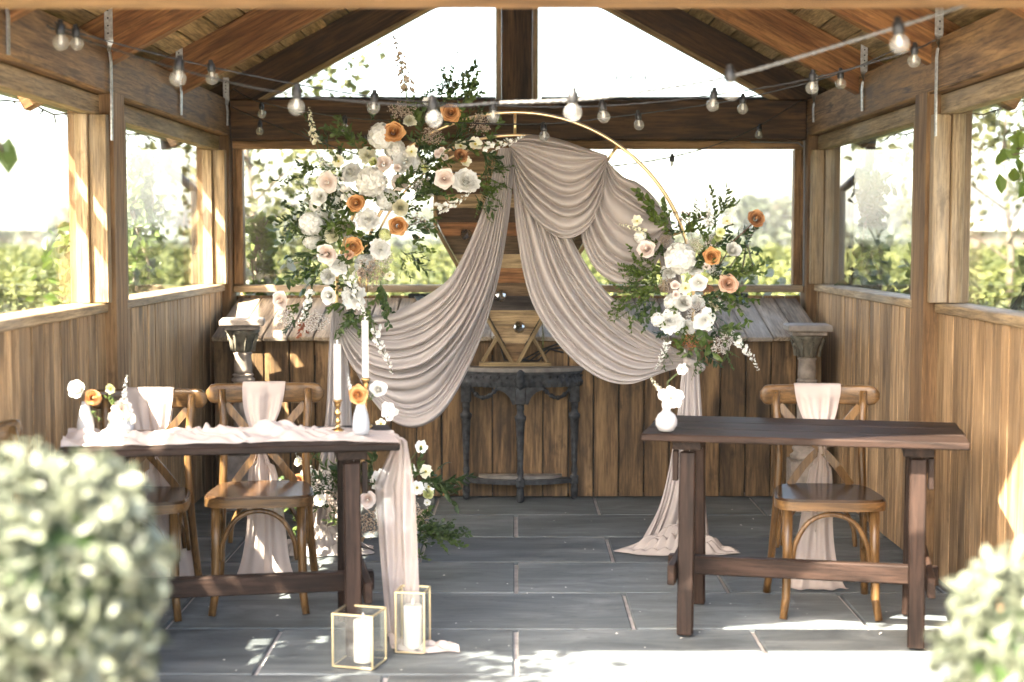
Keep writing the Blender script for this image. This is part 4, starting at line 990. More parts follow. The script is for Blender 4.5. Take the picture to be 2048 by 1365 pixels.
# ---- large arrangement on the upper left of the arch
fa = thing('flower_arrangement', 'large cascading arrangement of orange roses and white blooms on the left of the arch', 'flowers', tuple(P(760, 420, 7.0)), 0, 'floral arrangements')
cx, cy, D0 = 770, 420, 6.98
for px, py, r, mt in ((901, 227, 22, 'orange'), (787, 266, 23, 'orange'), (713, 408, 20, 'orange'), (795, 452, 21, 'orange'), (708, 493, 20, 'orange'), (921, 312, 16, 'toffee'),
                      (889, 358, 22, 'blush'), (655, 366, 22, 'blush'), (767, 329, 19, 'blush'), (655, 508, 23, 'blush'), (562, 601, 20, 'blush'), (660, 592, 20, 'white'), (794, 336, 9, 'blush'), (876, 308, 9, 'blush'), (890, 316, 8, 'blush'), (884, 302, 8, 'blush'), (698, 510, 10, 'peach'), (640, 395, 20, 'white')):
    bloom(fa, 'rose', mt, px, py, r, D0 - .06 + frnd.uniform(-.02, .03), cx, cy)
for k, (px, py, r, kd, mt) in enumerate(((762, 273, 27, 'hydrangea', 'white'), (811, 322, 30, 'peony', 'white'), (743, 364, 32, 'hydrangea', 'white'), (932, 362, 31, 'peony', 'white'), (735, 440, 26, 'peony', 'white'), (622, 448, 25, 'hydrangea', 'white'), (760, 500, 25, 'peony', 'white'),
                       (677, 530, 24, 'peony', 'white'), (706, 594, 29, 'peony', 'white'), (665, 470, 18, 'ranunculus', 'cream'), (801, 416, 18, 'ranunculus', 'cream'), (747, 325, 10, 'ranunculus', 'lime'), (677, 323, 15, 'cosmos', 'cream'), (823, 304, 15, 'cosmos', 'cream'), (921, 293, 15, 'cosmos', 'cream'), (950, 289, 17, 'cosmos', 'cream'), (929, 324, 16, 'cosmos', 'cream'),
                       (779, 552, 12, 'cosmos', 'cream'), (722, 546, 9, 'ranunculus', 'blush'), (850, 338, 11, 'cosmos', 'lime'), (770, 470, 13, 'hydrangea', 'lime'), (855, 205, 12, 'cosmos', 'white'), (633, 410, 16, 'hydrangea', 'white'))):
    bloom(fa, kd, mt, px, py, r, D0 - .03 + frnd.uniform(-.03, .04), cx, cy)
for px, py, r, kd, mt in ((700, 345, 24, 'peony', 'white'), (790, 300, 22, 'hydrangea', 'white'), (775, 400, 24, 'hydrangea', 'white'), (690, 455, 22, 'peony', 'white'), (730, 530, 22, 'hydrangea', 'white'), (650, 440, 22, 'peony', 'white'), (840, 330, 20, 'hydrangea', 'white'), (860, 380, 18, 'peony', 'white'), (735, 310, 20, 'peony', 'cream'), (655, 555, 18, 'peony', 'white'), (625, 480, 20, 'hydrangea', 'white'), (820, 240, 16, 'peony', 'cream'), (668, 400, 20, 'hydrangea', 'white'), (800, 365, 20, 'peony', 'blush')):
    bloom(fa, kd, mt, px, py, r, D0 + .02 + frnd.uniform(0, .03), cx, cy)
for px, py, r, mt, ax, ay in ((804, 219, 28, 'beige', 0, -1), (962, 246, 26, 'beige', .8, -.5), (865, 275, 24, 'beige', 0, -.3), (745, 545, 34, 'beige', 0, .6), (569, 632, 26, 'pinkbud', -.5, .4), (632, 645, 28, 'pinkbud', .4, .5), (700, 458, 20, 'beige', -.3, .2), (770, 520, 24, 'pinkbud', .6, .3), (845, 372, 22, 'pinkbud', .5, .4), (720, 572, 18, 'beige', .2, .4)):
    put(fa, 'filler', mt, P(px - ax * r * .8, py - ay * r * .8, D0 + .02), r * D0 / F_PX * .95, (ax * .8, -.8, -ay * .8))
for a in (((815, 205, 808, 72), 'beige', .0), ((640, 300, 604, 222), 'cream', 0), ((862, 424, 948, 396), 'white', -.05), ((955, 292, 1048, 291), 'white', -.06), ((692, 530, 716, 640), 'white', -.05), ((628, 570, 588, 645), 'white', -.06), ((748, 640, 786, 742), 'white', -.06), ((700, 420, 640, 300), 'white', .03)):
    stick(fa, 'spike', a[1], *a[0], D0 - .05, a[2])
inner = [(720, 300), (770, 300), (840, 260), (880, 260), (900, 290), (850, 310), (830, 360), (790, 380), (760, 400), (690, 370), (690, 430), (740, 470), (680, 480), (720, 520), (700, 555), (780, 420), (850, 330), (920, 260), (690, 330), (765, 450), (735, 400), (660, 430), (820, 400), (640, 540), (700, 610)]
fan(fa, 'bigleaf', ['leaf_dark', 'leaf', 'leaf'], inner, .10, D0 + .03, cx, cy, 1, 1.2)
fan(fa, 'sprig', ['leaf_dark', 'leaf', 'leaf', 'leaf_bright'], inner, .125, D0 + .015, cx, cy, 2, 1.4)
rim = [(640, 340), (620, 400), (610, 350), (640, 470), (660, 300), (700, 280), (740, 240), (830, 200), (870, 190), (900, 190), (930, 210), (950, 240), (970, 300), (970, 350), (960, 385), (840, 440), (820, 480), (800, 510), (770, 560), (640, 440), (600, 440), (620, 500), (720, 620), (740, 620), (600, 600), (590, 640), (980, 330)]
fan(fa, 'sprig', ['leaf_dark', 'leaf', 'leaf', 'leaf_bright'], rim, .105, D0 + .02, cx, cy, 1, .6)
for a in ((880, 215, 940, 130), (905, 200, 880, 140), (925, 205, 960, 150), (640, 330, 590, 350), (620, 420, 560, 430), (640, 470, 575, 425), (800, 500, 850, 540), (760, 560, 765, 650), (735, 600, 745, 680), (650, 300, 625, 240), (660, 480, 600, 550), (970, 320, 985, 400), (955, 300, 1010, 320)):
    stick(fa, 'vine' if frnd.random() < .5 else 'sprig', frnd.choice(['leaf', 'leaf_dark']), *a, D0, frnd.uniform(-.05, .05))
for a in ((605, 640, 596, 668),): stick(fa, 'bigleaf', 'rust_leaf', *a, D0 - .02)
for a in ((800, 455, 862, 470), (790, 470, 850, 430), (930, 130, 945, 100), (905, 150, 920, 100)): stick(fa, 'twigs', 'beige', *a, D0)
for a in ((800, 460, 855, 455), (640, 540, 600, 610), (960, 380, 985, 420)): stick(fa, 'bigleaf', 'leaf_dark', *a, D0 - .03)
for a in ((950, 390, 985, 440), (945, 360, 985, 390), (830, 300, 860, 350), (760, 380, 800, 400)): stick(fa, 'vine', 'leaf_bright', *a, D0 - .03)

# ---- arrangement on the right of the arch
fb = thing('flower_arrangement', 'rounded arrangement of white blooms and three toffee roses on the right of the arch', 'flowers', tuple(P(1390, 580, 7.0)), 0, 'floral arrangements')
cx, cy = 1385, 580
for px, py, r, mt in ((1511, 439, 20, 'toffee'), (1424, 513, 19, 'orange'), (1456, 569, 21, 'peach'), (1294, 500, 21, 'blush'), (1350, 571, 10, 'blush'), (1352, 590, 9, 'blush'), (1413, 534, 9, 'blush'), (1397, 566, 19, 'white')):
    bloom(fb, 'rose', mt, px, py, r, D0 - .06, cx, cy)
for px, py, r, kd, mt in ((1360, 517, 33, 'hydrangea', 'white'), (1341, 643, 29, 'peony', 'white'), (1410, 640, 27, 'gardenia', 'white'), (1367, 606, 19, 'ranunculus', 'white'), (1371, 577, 16, 'cosmos', 'cream'), (1466, 501, 17, 'ranunculus', 'white'), (1274, 443, 14, 'cosmos', 'cream'), (1280, 474, 13, 'hydrangea', 'white'), (1454, 443, 13, 'cosmos', 'cream'), (1316, 640, 15, 'hydrangea', 'white'), (1436, 476, 9, 'ranunculus', 'lime'), (1440, 465, 12, 'cosmos', 'lime')):
    bloom(fb, kd, mt, px, py, r, D0 - .04 + frnd.uniform(-.02, .02), cx, cy)
for px, py, r, kd, mt in ((1335, 545, 18, 'peony', 'white'), (1390, 535, 20, 'peony', 'white'), (1345, 605, 18, 'hydrangea', 'white'), (1395, 605, 18, 'peony', 'white'), (1375, 655, 18, 'peony', 'white'), (1430, 540, 14, 'hydrangea', 'white'), (1430, 610, 15, 'peony', 'cream')):
    bloom(fb, kd, mt, px, py, r, D0 + .02, cx, cy)
for px, py, r, mt, ax, ay in ((1378, 685, 22, 'peach', -.2, .6), (1446, 688, 30, 'pinkbud', .5, .7), (1391, 622, 26, 'pinkbud', 0, .2), (1330, 570, 20, 'beige', -.6, .2), (1414, 580, 16, 'peach', .3, 0), (1385, 490, 20, 'pinkbud', .2, -.6), (1420, 480, 22, 'pinkbud', .4, -.6), (1330, 480, 16, 'beige', -.4, -.5)):
    put(fb, 'filler', mt, P(px - ax * r * .8, py - ay * r * .8, D0 + .02), r * D0 / F_PX * .95, (ax * .8, -.8, -ay * .8))
for a in (((1468, 668, 1510, 745), 'white'), ((1336, 672, 1322, 742), 'white'), ((1418, 465, 1424, 392), 'white'), ((1300, 470, 1245, 440), 'cream')): stick(fb, 'spike', a[1], *a[0], D0 - .05)
inner = [(1330, 500), (1340, 540), (1380, 540), (1400, 520), (1420, 550), (1430, 600), (1400, 600), (1370, 640), (1390, 670), (1430, 660), (1350, 610), (1320, 600), (1440, 540), (1370, 470), (1410, 490)]
fan(fb, 'bigleaf', ['leaf_dark', 'leaf', 'leaf'], inner, .09, D0 + .03, cx, cy, 1, 1.2)
fan(fb, 'sprig', ['leaf_dark', 'leaf', 'leaf_bright'], inner, .115, D0 + .015, cx, cy, 2, 1.3)
rim = [(1310, 470), (1330, 450), (1290, 520), (1400, 450), (1440, 440), (1470, 520), (1480, 550), (1470, 600), (1440, 640), (1410, 690), (1380, 700), (1330, 680), (1460, 480)]
fan(fb, 'sprig', ['leaf_dark', 'leaf', 'leaf'], rim, .10, D0 + .02, cx, cy, 1, .6)
fan(fb, 'vine', ['leaf_bright', 'leaf_bright', 'leaf'], [(1300, 545), (1290, 560), (1310, 570), (1280, 580), (1300, 590), (1320, 545), (1285, 550), (1275, 600), (1300, 560)], .13, D0 - .02, 1360, 560, 2, .9)
for a in ((1290, 590, 1265, 650), (1310, 600, 1300, 660), (1400, 690, 1398, 752), (1450, 690, 1455, 735), (1350, 480, 1262, 405), (1430, 470, 1440, 385), (1470, 540, 1520, 545), (1440, 560, 1490, 640)): stick(fb, 'vine', frnd.choice(['leaf', 'leaf_bright']), *a, D0)
for a in ((1370, 480, 1345, 420), (1385, 480, 1380, 420), (1400, 480, 1410, 425), (1395, 470, 1360, 430)): stick(fb, 'twigs', 'toffee', *a, D0)
obj('stem', B().tube([P(1430, 545, D0) - Vector(fb.location), P(1470, 480, D0 - .03) - Vector(fb.location), P(1505, 448, D0 - .05) - Vector(fb.location)], .0028, 6).mesh('stem', True), M['twig'], fb)
for a in ((1400, 645, 1412, 705), (1380, 670, 1400, 700)): stick(fb, 'bigleaf', 'leaf', *a, D0 - .03)

# ---- arrangement on the floor at the foot of the arch
fc = thing('flower_arrangement', 'low white flowers and bud clusters on the floor below the arch', 'flowers', (-.82, 6.82, 0), 0, 'floral arrangements')
D1 = 6.75; cx, cy = 740, 1060
for px, py, r, kd, mt in ((842, 894, 16, 'cosmos', 'white'), (851, 944, 17, 'cosmos', 'cream'), (857, 974, 14, 'cosmos', 'white'), (856, 988, 13, 'ranunculus', 'lime'), (834, 976, 17, 'cosmos', 'white'), (854, 1006, 9, 'cosmos', 'white'), (697, 951, 18, 'rose', 'white'), (697, 1022, 22, 'peony', 'white'), (601, 962, 16, 'rose', 'toffee'), (822, 940, 14, 'cosmos', 'white'), (813, 1050, 14, 'cosmos', 'white'), (760, 960, 24, 'peony', 'white'), (770, 1030, 24, 'hydrangea', 'white'), (612, 945, 12, 'cosmos', 'white'), (598, 925, 11, 'cosmos', 'cream'), (735, 1000, 20, 'rose', 'blush'), (640, 1000, 15, 'cosmos', 'white')):
    bloom(fc, kd, mt, px, py, r, D1 + frnd.uniform(-.05, .05), cx, cy)
for px, py, r, mt, ax, ay in ((819, 1012, 26, 'pinkbud', .3, -.2), (838, 1035, 26, 'beige', .5, .2), (644, 958, 30, 'pinkbud', -.4, -.4), (696, 1068, 24, 'pinkbud', 0, .2), (740, 1040, 30, 'beige', 0, 0), (680, 1000, 26, 'beige', 0, 0)):
    put(fc, 'filler', mt, P(px - ax * r * .8, py - ay * r * .8, D1 + .03), r * D1 / F_PX, (ax * .8, -.8, -ay * .8))
for a in (((720, 1000, 780, 822), 'x'), ((720, 1000, 762, 848), 'x'), ((780, 990, 842, 894), 'x'), ((780, 1000, 851, 944), 'x')):
    p, q = P(*a[0][:2], D1) - Vector(fc.location), P(*a[0][2:], D1 - .02) - Vector(fc.location); obj('stem', B().tube([p, p.lerp(q, .6) + Vector((.01, 0, .03)), q], .0025, 5).mesh('stem', True), M['stem'], fc)
bloom(fc, 'gardenia', 'white', 779, 822, 21, D1 - .02, 740, 900); bloom(fc, 'cosmos', 'cream', 762, 848, 13, D1 - .02, 740, 900)
stick(fc, 'spike', 'white', 640, 960, 585, 915, D1); stick(fc, 'spike', 'white', 620, 1000, 570, 990, D1)
fan(fc, 'sprig', ['leaf_dark', 'leaf'], [(680, 980), (700, 1000), (740, 980), (780, 1000), (820, 970), (800, 1040), (760, 1060), (700, 1050), (840, 960), (620, 980), (650, 1020)], .16, D1 + .03, cx, cy, 2, .9)
fan(fc, 'vine', ['leaf', 'leaf_dark'], [(820, 1070), (840, 1075), (800, 1075), (850, 1070), (780, 1080)], .17, D1, 700, 1075, 2, .25)

# ---- posies in the bud vases
def posy(loc, label): return thing('flower_posy', label, 'flowers', tuple(loc), 0, 'posies in bud vases')
pa = posy(VA['a'] + Vector((0, 0, .12)), 'white ranunculus and orange rose in the sunlit teardrop vase')
d = 5.28
bloom(pa, 'ranunculus', 'white', 155, 779, 20, d - .01); bloom(pa, 'rose', 'orange', 184, 797, 19, d, None, None, (.6, .2))
stick(pa, 'sprig', 'leaf', 172, 815, 190, 835, d)
pb = posy(VA['b'] + Vector((0, 0, .045)), 'open cream rose with a pale scabious and white sprig in the low grey vase')
bloom(pb, 'gardenia', 'cream', 241, 838, 31, 5.33); bloom(pb, 'peony', 'blush', 243, 820, 24, 5.35); bloom(pb, 'cosmos', 'lime', 222, 778, 12, 5.34); stick(pb, 'spike', 'white', 245, 815, 262, 756, 5.33); stick(pb, 'stem' if False else 'sprig', 'leaf', 235, 825, 226, 790, 5.35)
pc = posy(VA['c'] + Vector((0, 0, .125)), 'peach rose and white ranunculus in the vase beside the brass candlesticks')
bloom(pc, 'rose', 'orange', 717, 790, 21, 5.29); bloom(pc, 'ranunculus', 'white', 757, 779, 18, 5.31); stick(pc, 'sprig', 'leaf', 722, 812, 748, 785, 5.32); stick(pc, 'spike', 'white', 705, 790, 690, 752, 5.34)
pd = posy(VA['d'] + Vector((0, 0, .095)), 'open white rose, scabious and pale fern in the vase on the bare table')
bloom(pd, 'gardenia', 'white', 1342, 797, 29, 5.48); bloom(pd, 'cosmos', 'white', 1363, 738, 14, 5.5); stick(pd, 'spike', 'cream', 1328, 800, 1304, 752, 5.52)
p = VA['d'] + Vector((0, 0, .09)); q = P(1363, 740, 5.505); obj('stem', B().tube([p - Vector(pd.location), (p.lerp(q, .6) + Vector((-.03, 0, .01))) - Vector(pd.location), q - Vector(pd.location)], .0025, 5).mesh('stem', True), M['stem'], pd)

# ================================================================== FESTOON LIGHTS
gl = B().lathe([(.0105, .010), (.012, .004)] + [(.0235 * math.sin(a), -.0165 + .0235 * math.cos(a)) for a in [.56 + (math.pi - .57) * k / 11 for k in range(12)]], 20).mesh('bulb', True); gl.materials.append(M['bulb'])
sk = B().lathe([(.006, .050), (.0085, .046), (.009, .038), (.014, .034), (.0145, .014), (.0125, .008), (.0105, .006)], 14).mesh('socket', True); sk.materials.append(M['black'])
fi = B().lathe([(.002, .01), (.0045, .004), (.0055, -.01), (.0045, -.018), (.001, -.022)], 8).mesh('filament', True); fi.materials.append(M['wick'])
def string(label, pts, bulbs, mat='black', rad=.0032, sc=1.0):
    """pts: cable through (px, py, depth); bulbs: (px, py, depth) of the globe centres, hung from the cable"""
    W3 = [P(*p) for p in pts]; t = thing('festoon_lights', label, 'string lights', tuple(W3[0]), 0, 'festoon light strings'); o = Vector(t.location)
    cv = [Vector(c) for c in crom([tuple(p) for p in W3], 90)]
    b = B(); off = lambda k, ph: Vector((0, math.cos(k * 2.1 + ph), math.sin(k * 2.1 + ph))) * rad * .55
    b.tube([c - o + off(k, 0) for k, c in enumerate(cv)], rad * .75, 5); b.tube([c - o + off(k, math.pi) for k, c in enumerate(cv)], rad * .75, 5)
    obj('cable', b.mesh('cable', True), M[mat], t, kind='stuff')
    for px, py, dd in bulbs:
        p = P(px, py, dd); near = min(cv, key=lambda c: (c.x - p.x) ** 2 + (c.y - p.y) ** 2); top = Vector((near.x, near.y, min(near.z, p.z + .12)))
        c = Vector((near.x, near.y, p.z + .02 * sc)); rot = (random.uniform(-.12, .12), random.uniform(-.12, .12), 0)
        bo = obj('bulb', gl, None, t, c - o, rot, sc); obj('socket', sk, None, bo); obj('filament', fi, None, bo)
        gap = near.z - (c.z + .045 * sc)
        if gap > .004: obj('lead', B().tube([(0, 0, .045), (0, 0, .045 + gap / sc)], .003, 5), M['black'], bo)
string('grey cabled festoon string, bleached by sun, crossing the top right corner nearest the camera', [(1960, 0, 4.0), (1793, 55, 4.05), (1465, 152, 4.2), (1255, 188, 4.35), (1150, 200, 4.4), (1000, 206, 4.45)], [(1793, 92, 4.05), (1465, 185, 4.2), (1150, 228, 4.4)], 'white_cable', .0048, 1.12)
string('black festoon string slung low across the front from the left beam', [(95, 50, 4.7), (118, 62, 4.7), (355, 138, 4.6), (590, 190, 4.5), (863, 212, 4.45), (1000, 206, 4.45)], [(118, 88, 4.7), (355, 160, 4.6), (590, 217, 4.5), (863, 240, 4.45)], sc=1.08)
string('black festoon string spanning the whole width behind the front one', [(110, 45, 5.1), (155, 66, 5.2), (425, 135, 5.4), (738, 193, 5.5), (985, 211, 5.5), (1209, 212, 5.5), (1433, 190, 5.5), (1634, 155, 5.5), (1822, 102, 5.4), (1870, 80, 5.3)], [(155, 90, 5.2), (425, 159, 5.4), (738, 218, 5.5), (985, 236, 5.5), (1209, 236, 5.5), (1433, 213, 5.5), (1634, 178, 5.5), (1822, 125, 5.4)])
string('black festoon string hanging along the back tie beam', [(466, 178, 8.7), (522, 205, 8.2), (688, 235, 7.4), (890, 245, 7.0), (1085, 248, 6.8), (1280, 228, 6.7), (1480, 198, 6.5), (1677, 148, 6.3), (1790, 100, 6.2)], [(522, 230, 8.2), (688, 259, 7.4), (1085, 275, 6.8), (1280, 252, 6.7), (1480, 220, 6.5), (1677, 170, 6.3)])
string('sagging black festoon string dipping behind the arch below the tie beam', [(464, 215, 9.0), (522, 240, 8.8), (640, 285, 8.4), (800, 330, 8.0), (1020, 352, 7.9), (1215, 334, 8.0), (1340, 315, 8.3), (1440, 287, 8.6), (1518, 252, 8.8), (1604, 200, 9.0)], [(522, 264, 8.8), (688, 318, 8.3), (1340, 333, 8.3), (1518, 272, 8.8)], rad=.0036)

# ================================================================== OUTSIDE: crop field, trees, climbers, fence, pole, barn
def field():
    n = 90000; y = 10.8 + 55 * RNG.random(n) ** 2.0; x = (RNG.random(n) - .5) * (5 + y * 1.15) * 1.1
    row = np.round(y / 1.6) * 1.6; y = row + RNG.normal(0, .34, n)
    top = 1.02 + .22 * np.sin(x * 1.7 + row * 3.1) * np.sin(x * .63 + row) + .12 * np.sin(x * 5.1 + row * 7)
    z = GY + top * (1 - RNG.random(n) ** 2.2 * .85) * (1 - .25 * np.clip(np.abs(y - row) / .5, 0, 1) ** 2); size = .032 + .0032 * y
    n2 = 52000; y2 = 3.0 + 8 * RNG.random(n2); s = np.where(RNG.random(n2) < .55, -1, 1); x2 = s * (3.5 + 5 * RNG.random(n2) ** 1.4); rw = np.round(x2 / 1.5) * 1.5; x2 = rw + RNG.normal(0, .3, n2)
    z2 = GY + (1.0 + .2 * np.sin(y2 * 1.9 + rw * 2)) * (1 - RNG.random(n2) ** 2.2 * .9); size2 = np.full(n2, .042)
    keep = (np.abs(x2) > 3.1)
    C = np.concatenate([np.stack([x, y, z], 1), np.stack([x2, y2, z2], 1)[keep]]); S = np.concatenate([size, size2[keep]])
    o = leaf_cloud('crop_foliage', C, S, M['leaf_field'], up=1.0, kind='stuff', long=1.35)
    o['label'] = 'bright green leafy crop rows filling the field beyond the windows'; o['category'] = 'crop field'
field()
def tree(name, label, loc, h, crown_r, n, mat, leaf, seed, base=.35, group='trees beyond the field', trunk=.12):
    r = random.Random(seed); t = thing(name, label, 'tree', loc, 0, group); b = B()
    b.tube([(0, 0, -.1), (.05 * h * .2, 0, h * .3), (-.02 * h, 0, h * .6), (0, 0, h * .92)], [trunk, trunk * .8, trunk * .5, trunk * .12], 8); tips = []
    for k in range(15):
        z = h * (base + (.92 - base) * k / 15); a = k * GA; ln = crown_r * (.55 + .45 * math.sin(math.pi * (.15 + .8 * k / 15))) * r.uniform(.7, 1.1)
        e = Vector((math.cos(a) * ln, math.sin(a) * ln, z + ln * .45)); m = Vector((math.cos(a) * ln * .5, math.sin(a) * ln * .5, z + ln * .33)); b.tube([(0, 0, z), m, e], [trunk * .35, trunk * .2, trunk * .06], 5)
        tips += [e, m, m.lerp(e, .5), e + Vector((r.gauss(0, .2), r.gauss(0, .2), r.gauss(0, .2))) * crown_r * .5]
    obj('trunk', b.mesh('trunk', True), M['bark'], t)
    T = np.array(tips); C = T[RNG.integers(0, len(T), n)] + RNG.normal(0, crown_r * .135, (n, 3))
    leaf_cloud('crown', C, np.full(n, leaf), mat, up=.4, parent=t, kind='stuff'); return t
tree('birch_tree', 'sunlit loose leaved tree behind the left half of the back window', (-3.0, 17.0, GY), 4.3, 1.6, 2300, M['leaf_tree'], .075, 1, .22, trunk=.05)
tree('birch_tree', 'slender pale leaved tree outside the rear right side window', (6.0, 18.0, GY), 4.3, 1.6, 2200, M['leaf_tree'], .075, 2, .25, trunk=.05)
for k, (x, y, h, cr) in enumerate(((-62, 150, 9, 7), (-48, 170, 8, 8), (-26, 165, 7, 7), (-9, 190, 6.5, 8), (14, 170, 7.5, 8), (27, 160, 9, 7.5), (46, 165, 8, 9), (60, 150, 8, 7), (-38, 140, 5, 5))):
    tree('distant_tree', ['rounded distant tree on the horizon at the far left', 'broad distant tree seen low through the front left window', 'distant tree on the skyline behind the left back window', 'low distant tree on the skyline behind the flowers', 'distant tree on the skyline behind the drape', 'rounded distant tree above the right hand flowers', 'broad distant tree seen through the rear right window', 'distant tree at the far right beside the barn', 'low bushy distant tree left of the ivy'][k], (x * 1.6, y * 1.6, GY), h * .78, cr * .8, 700, M['leaf_far'], .9, 40 + k, .12, 'distant trees', .3)
hn = 5000; hx = (RNG.random(hn) - .5) * 220; hy = 165 + RNG.normal(0, 2, hn)
o = leaf_cloud('distant_hedgerow', np.stack([hx, hy, GY + (2.0 + .8 * np.sin(hx * .21) + .5 * np.sin(hx * .07)) * RNG.random(hn)], 1), np.full(hn, .8), M['leaf_far'], kind='stuff'); o['label'] = 'long low hedgerow running along the far edge of the field'; o['category'] = 'hedgerow'
def climber(name, label, cx_, cy_, z0, z1, rx, ry, n, mat, leaf, seed, stems=4, pale=0):
    r = random.Random(seed); t = thing(name, label, 'climber', (cx_, cy_, GY), 0, 'climbing plants outside the windows'); b = B()
    for k in range(stems):
        b.tube([(r.uniform(-rx, rx) * .5, r.uniform(-ry, ry) * .5, z) for z in np.linspace(0, z1, 7)], [.016 - .0018 * i for i in range(7)], 5)
    obj('stems', b.mesh('stems', True), M['bark'], t, kind='stuff')
    z = z0 + (z1 - z0) * RNG.random(n) ** 1.35; w_ = (1.1 - .6 * (z - z0) / (z1 - z0)) * (1 + .2 * np.sin(z * 11 + seed)); C = np.stack([RNG.normal(0, rx * .5, n) * w_, RNG.normal(0, ry * .5, n) * w_, z], 1)
    leaf_cloud('foliage', C, np.full(n, leaf), mat, up=.2, parent=t, kind='stuff', face=(0, -.5, 0))
    if pale:
        z = z0 + (z1 - z0) * .7 * RNG.random(pale); C = np.stack([RNG.normal(.05, rx * .9, pale), RNG.normal(-.05, ry * .5, pale), z], 1); leaf_cloud('pale_leaves', C, np.full(pale, leaf * 1.1), M['leaf_pale'], up=.1, parent=t, kind='stuff', face=(0, -.9, 0))
climber('climbing_ivy', 'dense ivy column climbing outside the rear left side window', -2.36, 9.35, .5, 2.05, .16, .18, 1500, M['leaf'], .045, 3)
climber('climbing_ivy', 'yellow green bushy climber leaning outside the rear left window', -2.62, 9.0, .6, 1.62, .32, .3, 900, M['leaf_bright'], .05, 5)
climber('climbing_ivy', 'dark leafy climber outside the rear right side window', 2.12, 8.85, .7, 1.92, .12, .2, 900, M['leaf_dark'], .05, 7)
climber('climbing_ivy', 'broad leaved green plant low outside the rear right window', 2.30, 8.3, .7, 1.55, .16, .28, 260, M['leaf_bright'], .075, 8)
climber('flowering_climber', 'white leaved climber outside the left end of the back window', -1.62, 9.55, .7, 1.68, .16, .1, 420, M['leaf_bright'], .05, 9, pale=70)
climber('flowering_climber', 'thin climber, its pale leaves standing for reflections, outside right end of the back window', 1.45, 9.60, .9, 1.6, .22, .1, 60, M['leaf'], .045, 10, pale=70)  # pale leaves stand in for leaf reflections in the glass
climber('climbing_ivy', 'large leaved climber outside the front right side window', 2.16, 6.05, .8, 1.52, .12, .3, 70, M['leaf_dark'], .085, 12, 2)
# shoots hanging by the front posts; the left one grows on out of the picture and shades the paving
def shoot(name, label, base, twigs_, leafs, mat, size):
    t = thing(name, label, 'climber', base, 0, 'climbing shoots at the front posts'); b = B()
    for a, c in twigs_: b.tube([a, ((a[0] + c[0]) / 2, (a[1] + c[1]) / 2, max(a[2], c[2]) + .02), c], [.006, .005, .003], 5)
    obj('stems', b.mesh('stems', True), M['bark'], t, kind='stuff'); leaf_cloud('foliage', np.array(leafs), np.full(len(leafs), size), mat, up=.3, parent=t, kind='stuff')
bl = Vector((-1.95, 3.75, GY)); L0 = P(6, 305, 4.25) - bl; L1 = P(-40, 250, 4.2) - bl
lv = [tuple(L0 + Vector((0, 0, 0))), tuple(L0 + Vector((.012, .01, -.01))), tuple(L1)]
tw = [((0, 0, 0), (0, 0, 1.4)), ((0, 0, 1.4), tuple(L1)), (tuple(L1), tuple(L0))]
for k in range(9):
    e = (random.uniform(-.62, .42), random.uniform(-.75, -.15), random.uniform(2.2, 2.95)); tw.append(((-.1, -.2, 1.9), e))
    lv += [(-.1 + (e[0] + .1) * q + random.gauss(0, .09), -.2 + (e[1] + .2) * q + random.gauss(0, .08), 1.9 + (e[2] - 1.9) * q + random.gauss(0, .08)) for q in [random.uniform(.3, 1.1) for _ in range(70)]]
tw.append(((0, 0, 1.4), (-.1, -.2, 1.9)))
lv += [(random.uniform(-.35, 0), random.uniform(.2, .62), random.uniform(1.5, 2.15)) for _ in range(170)]  # unseen leaves added outside the window to block sun on the floor
tw.append(((0, 0, 1.4), (-.2, .6, 2.0)))
shoot('climbing_rose', 'leafy shoot poking in at the left edge beside the front post', tuple(bl), tw, lv, M['leaf'], .05)
br = Vector((2.02, 4.5, GY)); pts = [P(2015, 300, 5.3), P(2040, 330, 5.3), P(2025, 345, 5.35), P(2010, 325, 5.25), P(2045, 290, 5.3), P(2048, 380, 5.3), P(2018, 370, 5.3), P(2055, 350, 5.3)]
lv = [tuple(p - br + Vector((random.gauss(0, .02), random.gauss(0, .03), random.gauss(0, .02)))) for p in pts for _ in range(2)]
shoot('climbing_rose', 'leafy shoot hanging outside the window at the right edge', tuple(br), [((0, 0, 0), (0, .2, 1.8)), ((0, .2, 1.8), lv[0]), ((0, .2, 1.8), lv[6])], lv, M['leaf_bright'], .042)
# wire fence on the left
fe = thing('wire_fence', 'wire mesh stock fence on pale wooden posts outside the left windows', 'fence', (-2.62, 10.2, GY))
for k, (x, y) in enumerate(((0, 0), (-.30, -2.6), (.25, 2.6), (-.6, -5.2))): board('fence_post', (.075, .075, 1.36), M['frameZ'], fe, (x, y, .68))
b = B()
for k in range(7): b.tube([(-.6, -5.2, .2 + .15 * k), (-.3, -2.6, .2 + .15 * k), (0, 0, .2 + .15 * k), (.25, 2.6, .2 + .15 * k)], .0025, 4)
for k in range(50): t = k / 49; b.tube([(-.6 + .85 * t, -5.2 + 7.8 * t, .2), (-.6 + .85 * t, -5.2 + 7.8 * t, 1.1)], .002, 4)
obj('wire_mesh', b.mesh('wire'), M['steel'], fe, kind='stuff')
# fairy light wires along the eaves
for sg, lb in ((-1, 'thorny string of fairy lights along the left eave'), (1, 'thorny string of fairy lights along the right eave')):
    b = B(); x = XC + sg * 2.25; z = 2.12; pts = [(x + .01 * math.sin(k), 4 + k * .2, z - .03 * math.sin(k * .9) ** 2) for k in range(27)]; b.tube(pts, .004, 4)
    for k in range(52): q = pts[k // 2]; b.tube([q, (q[0] + random.uniform(-.03, .03), q[1] + random.uniform(-.04, .04), q[2] - random.uniform(.01, .045))], [.003, .002], 4)
    tag(obj('fairy_lights', b.mesh('fairy'), M['black'], None), lb, 'string lights', 'fairy lights along the eaves', 'stuff')
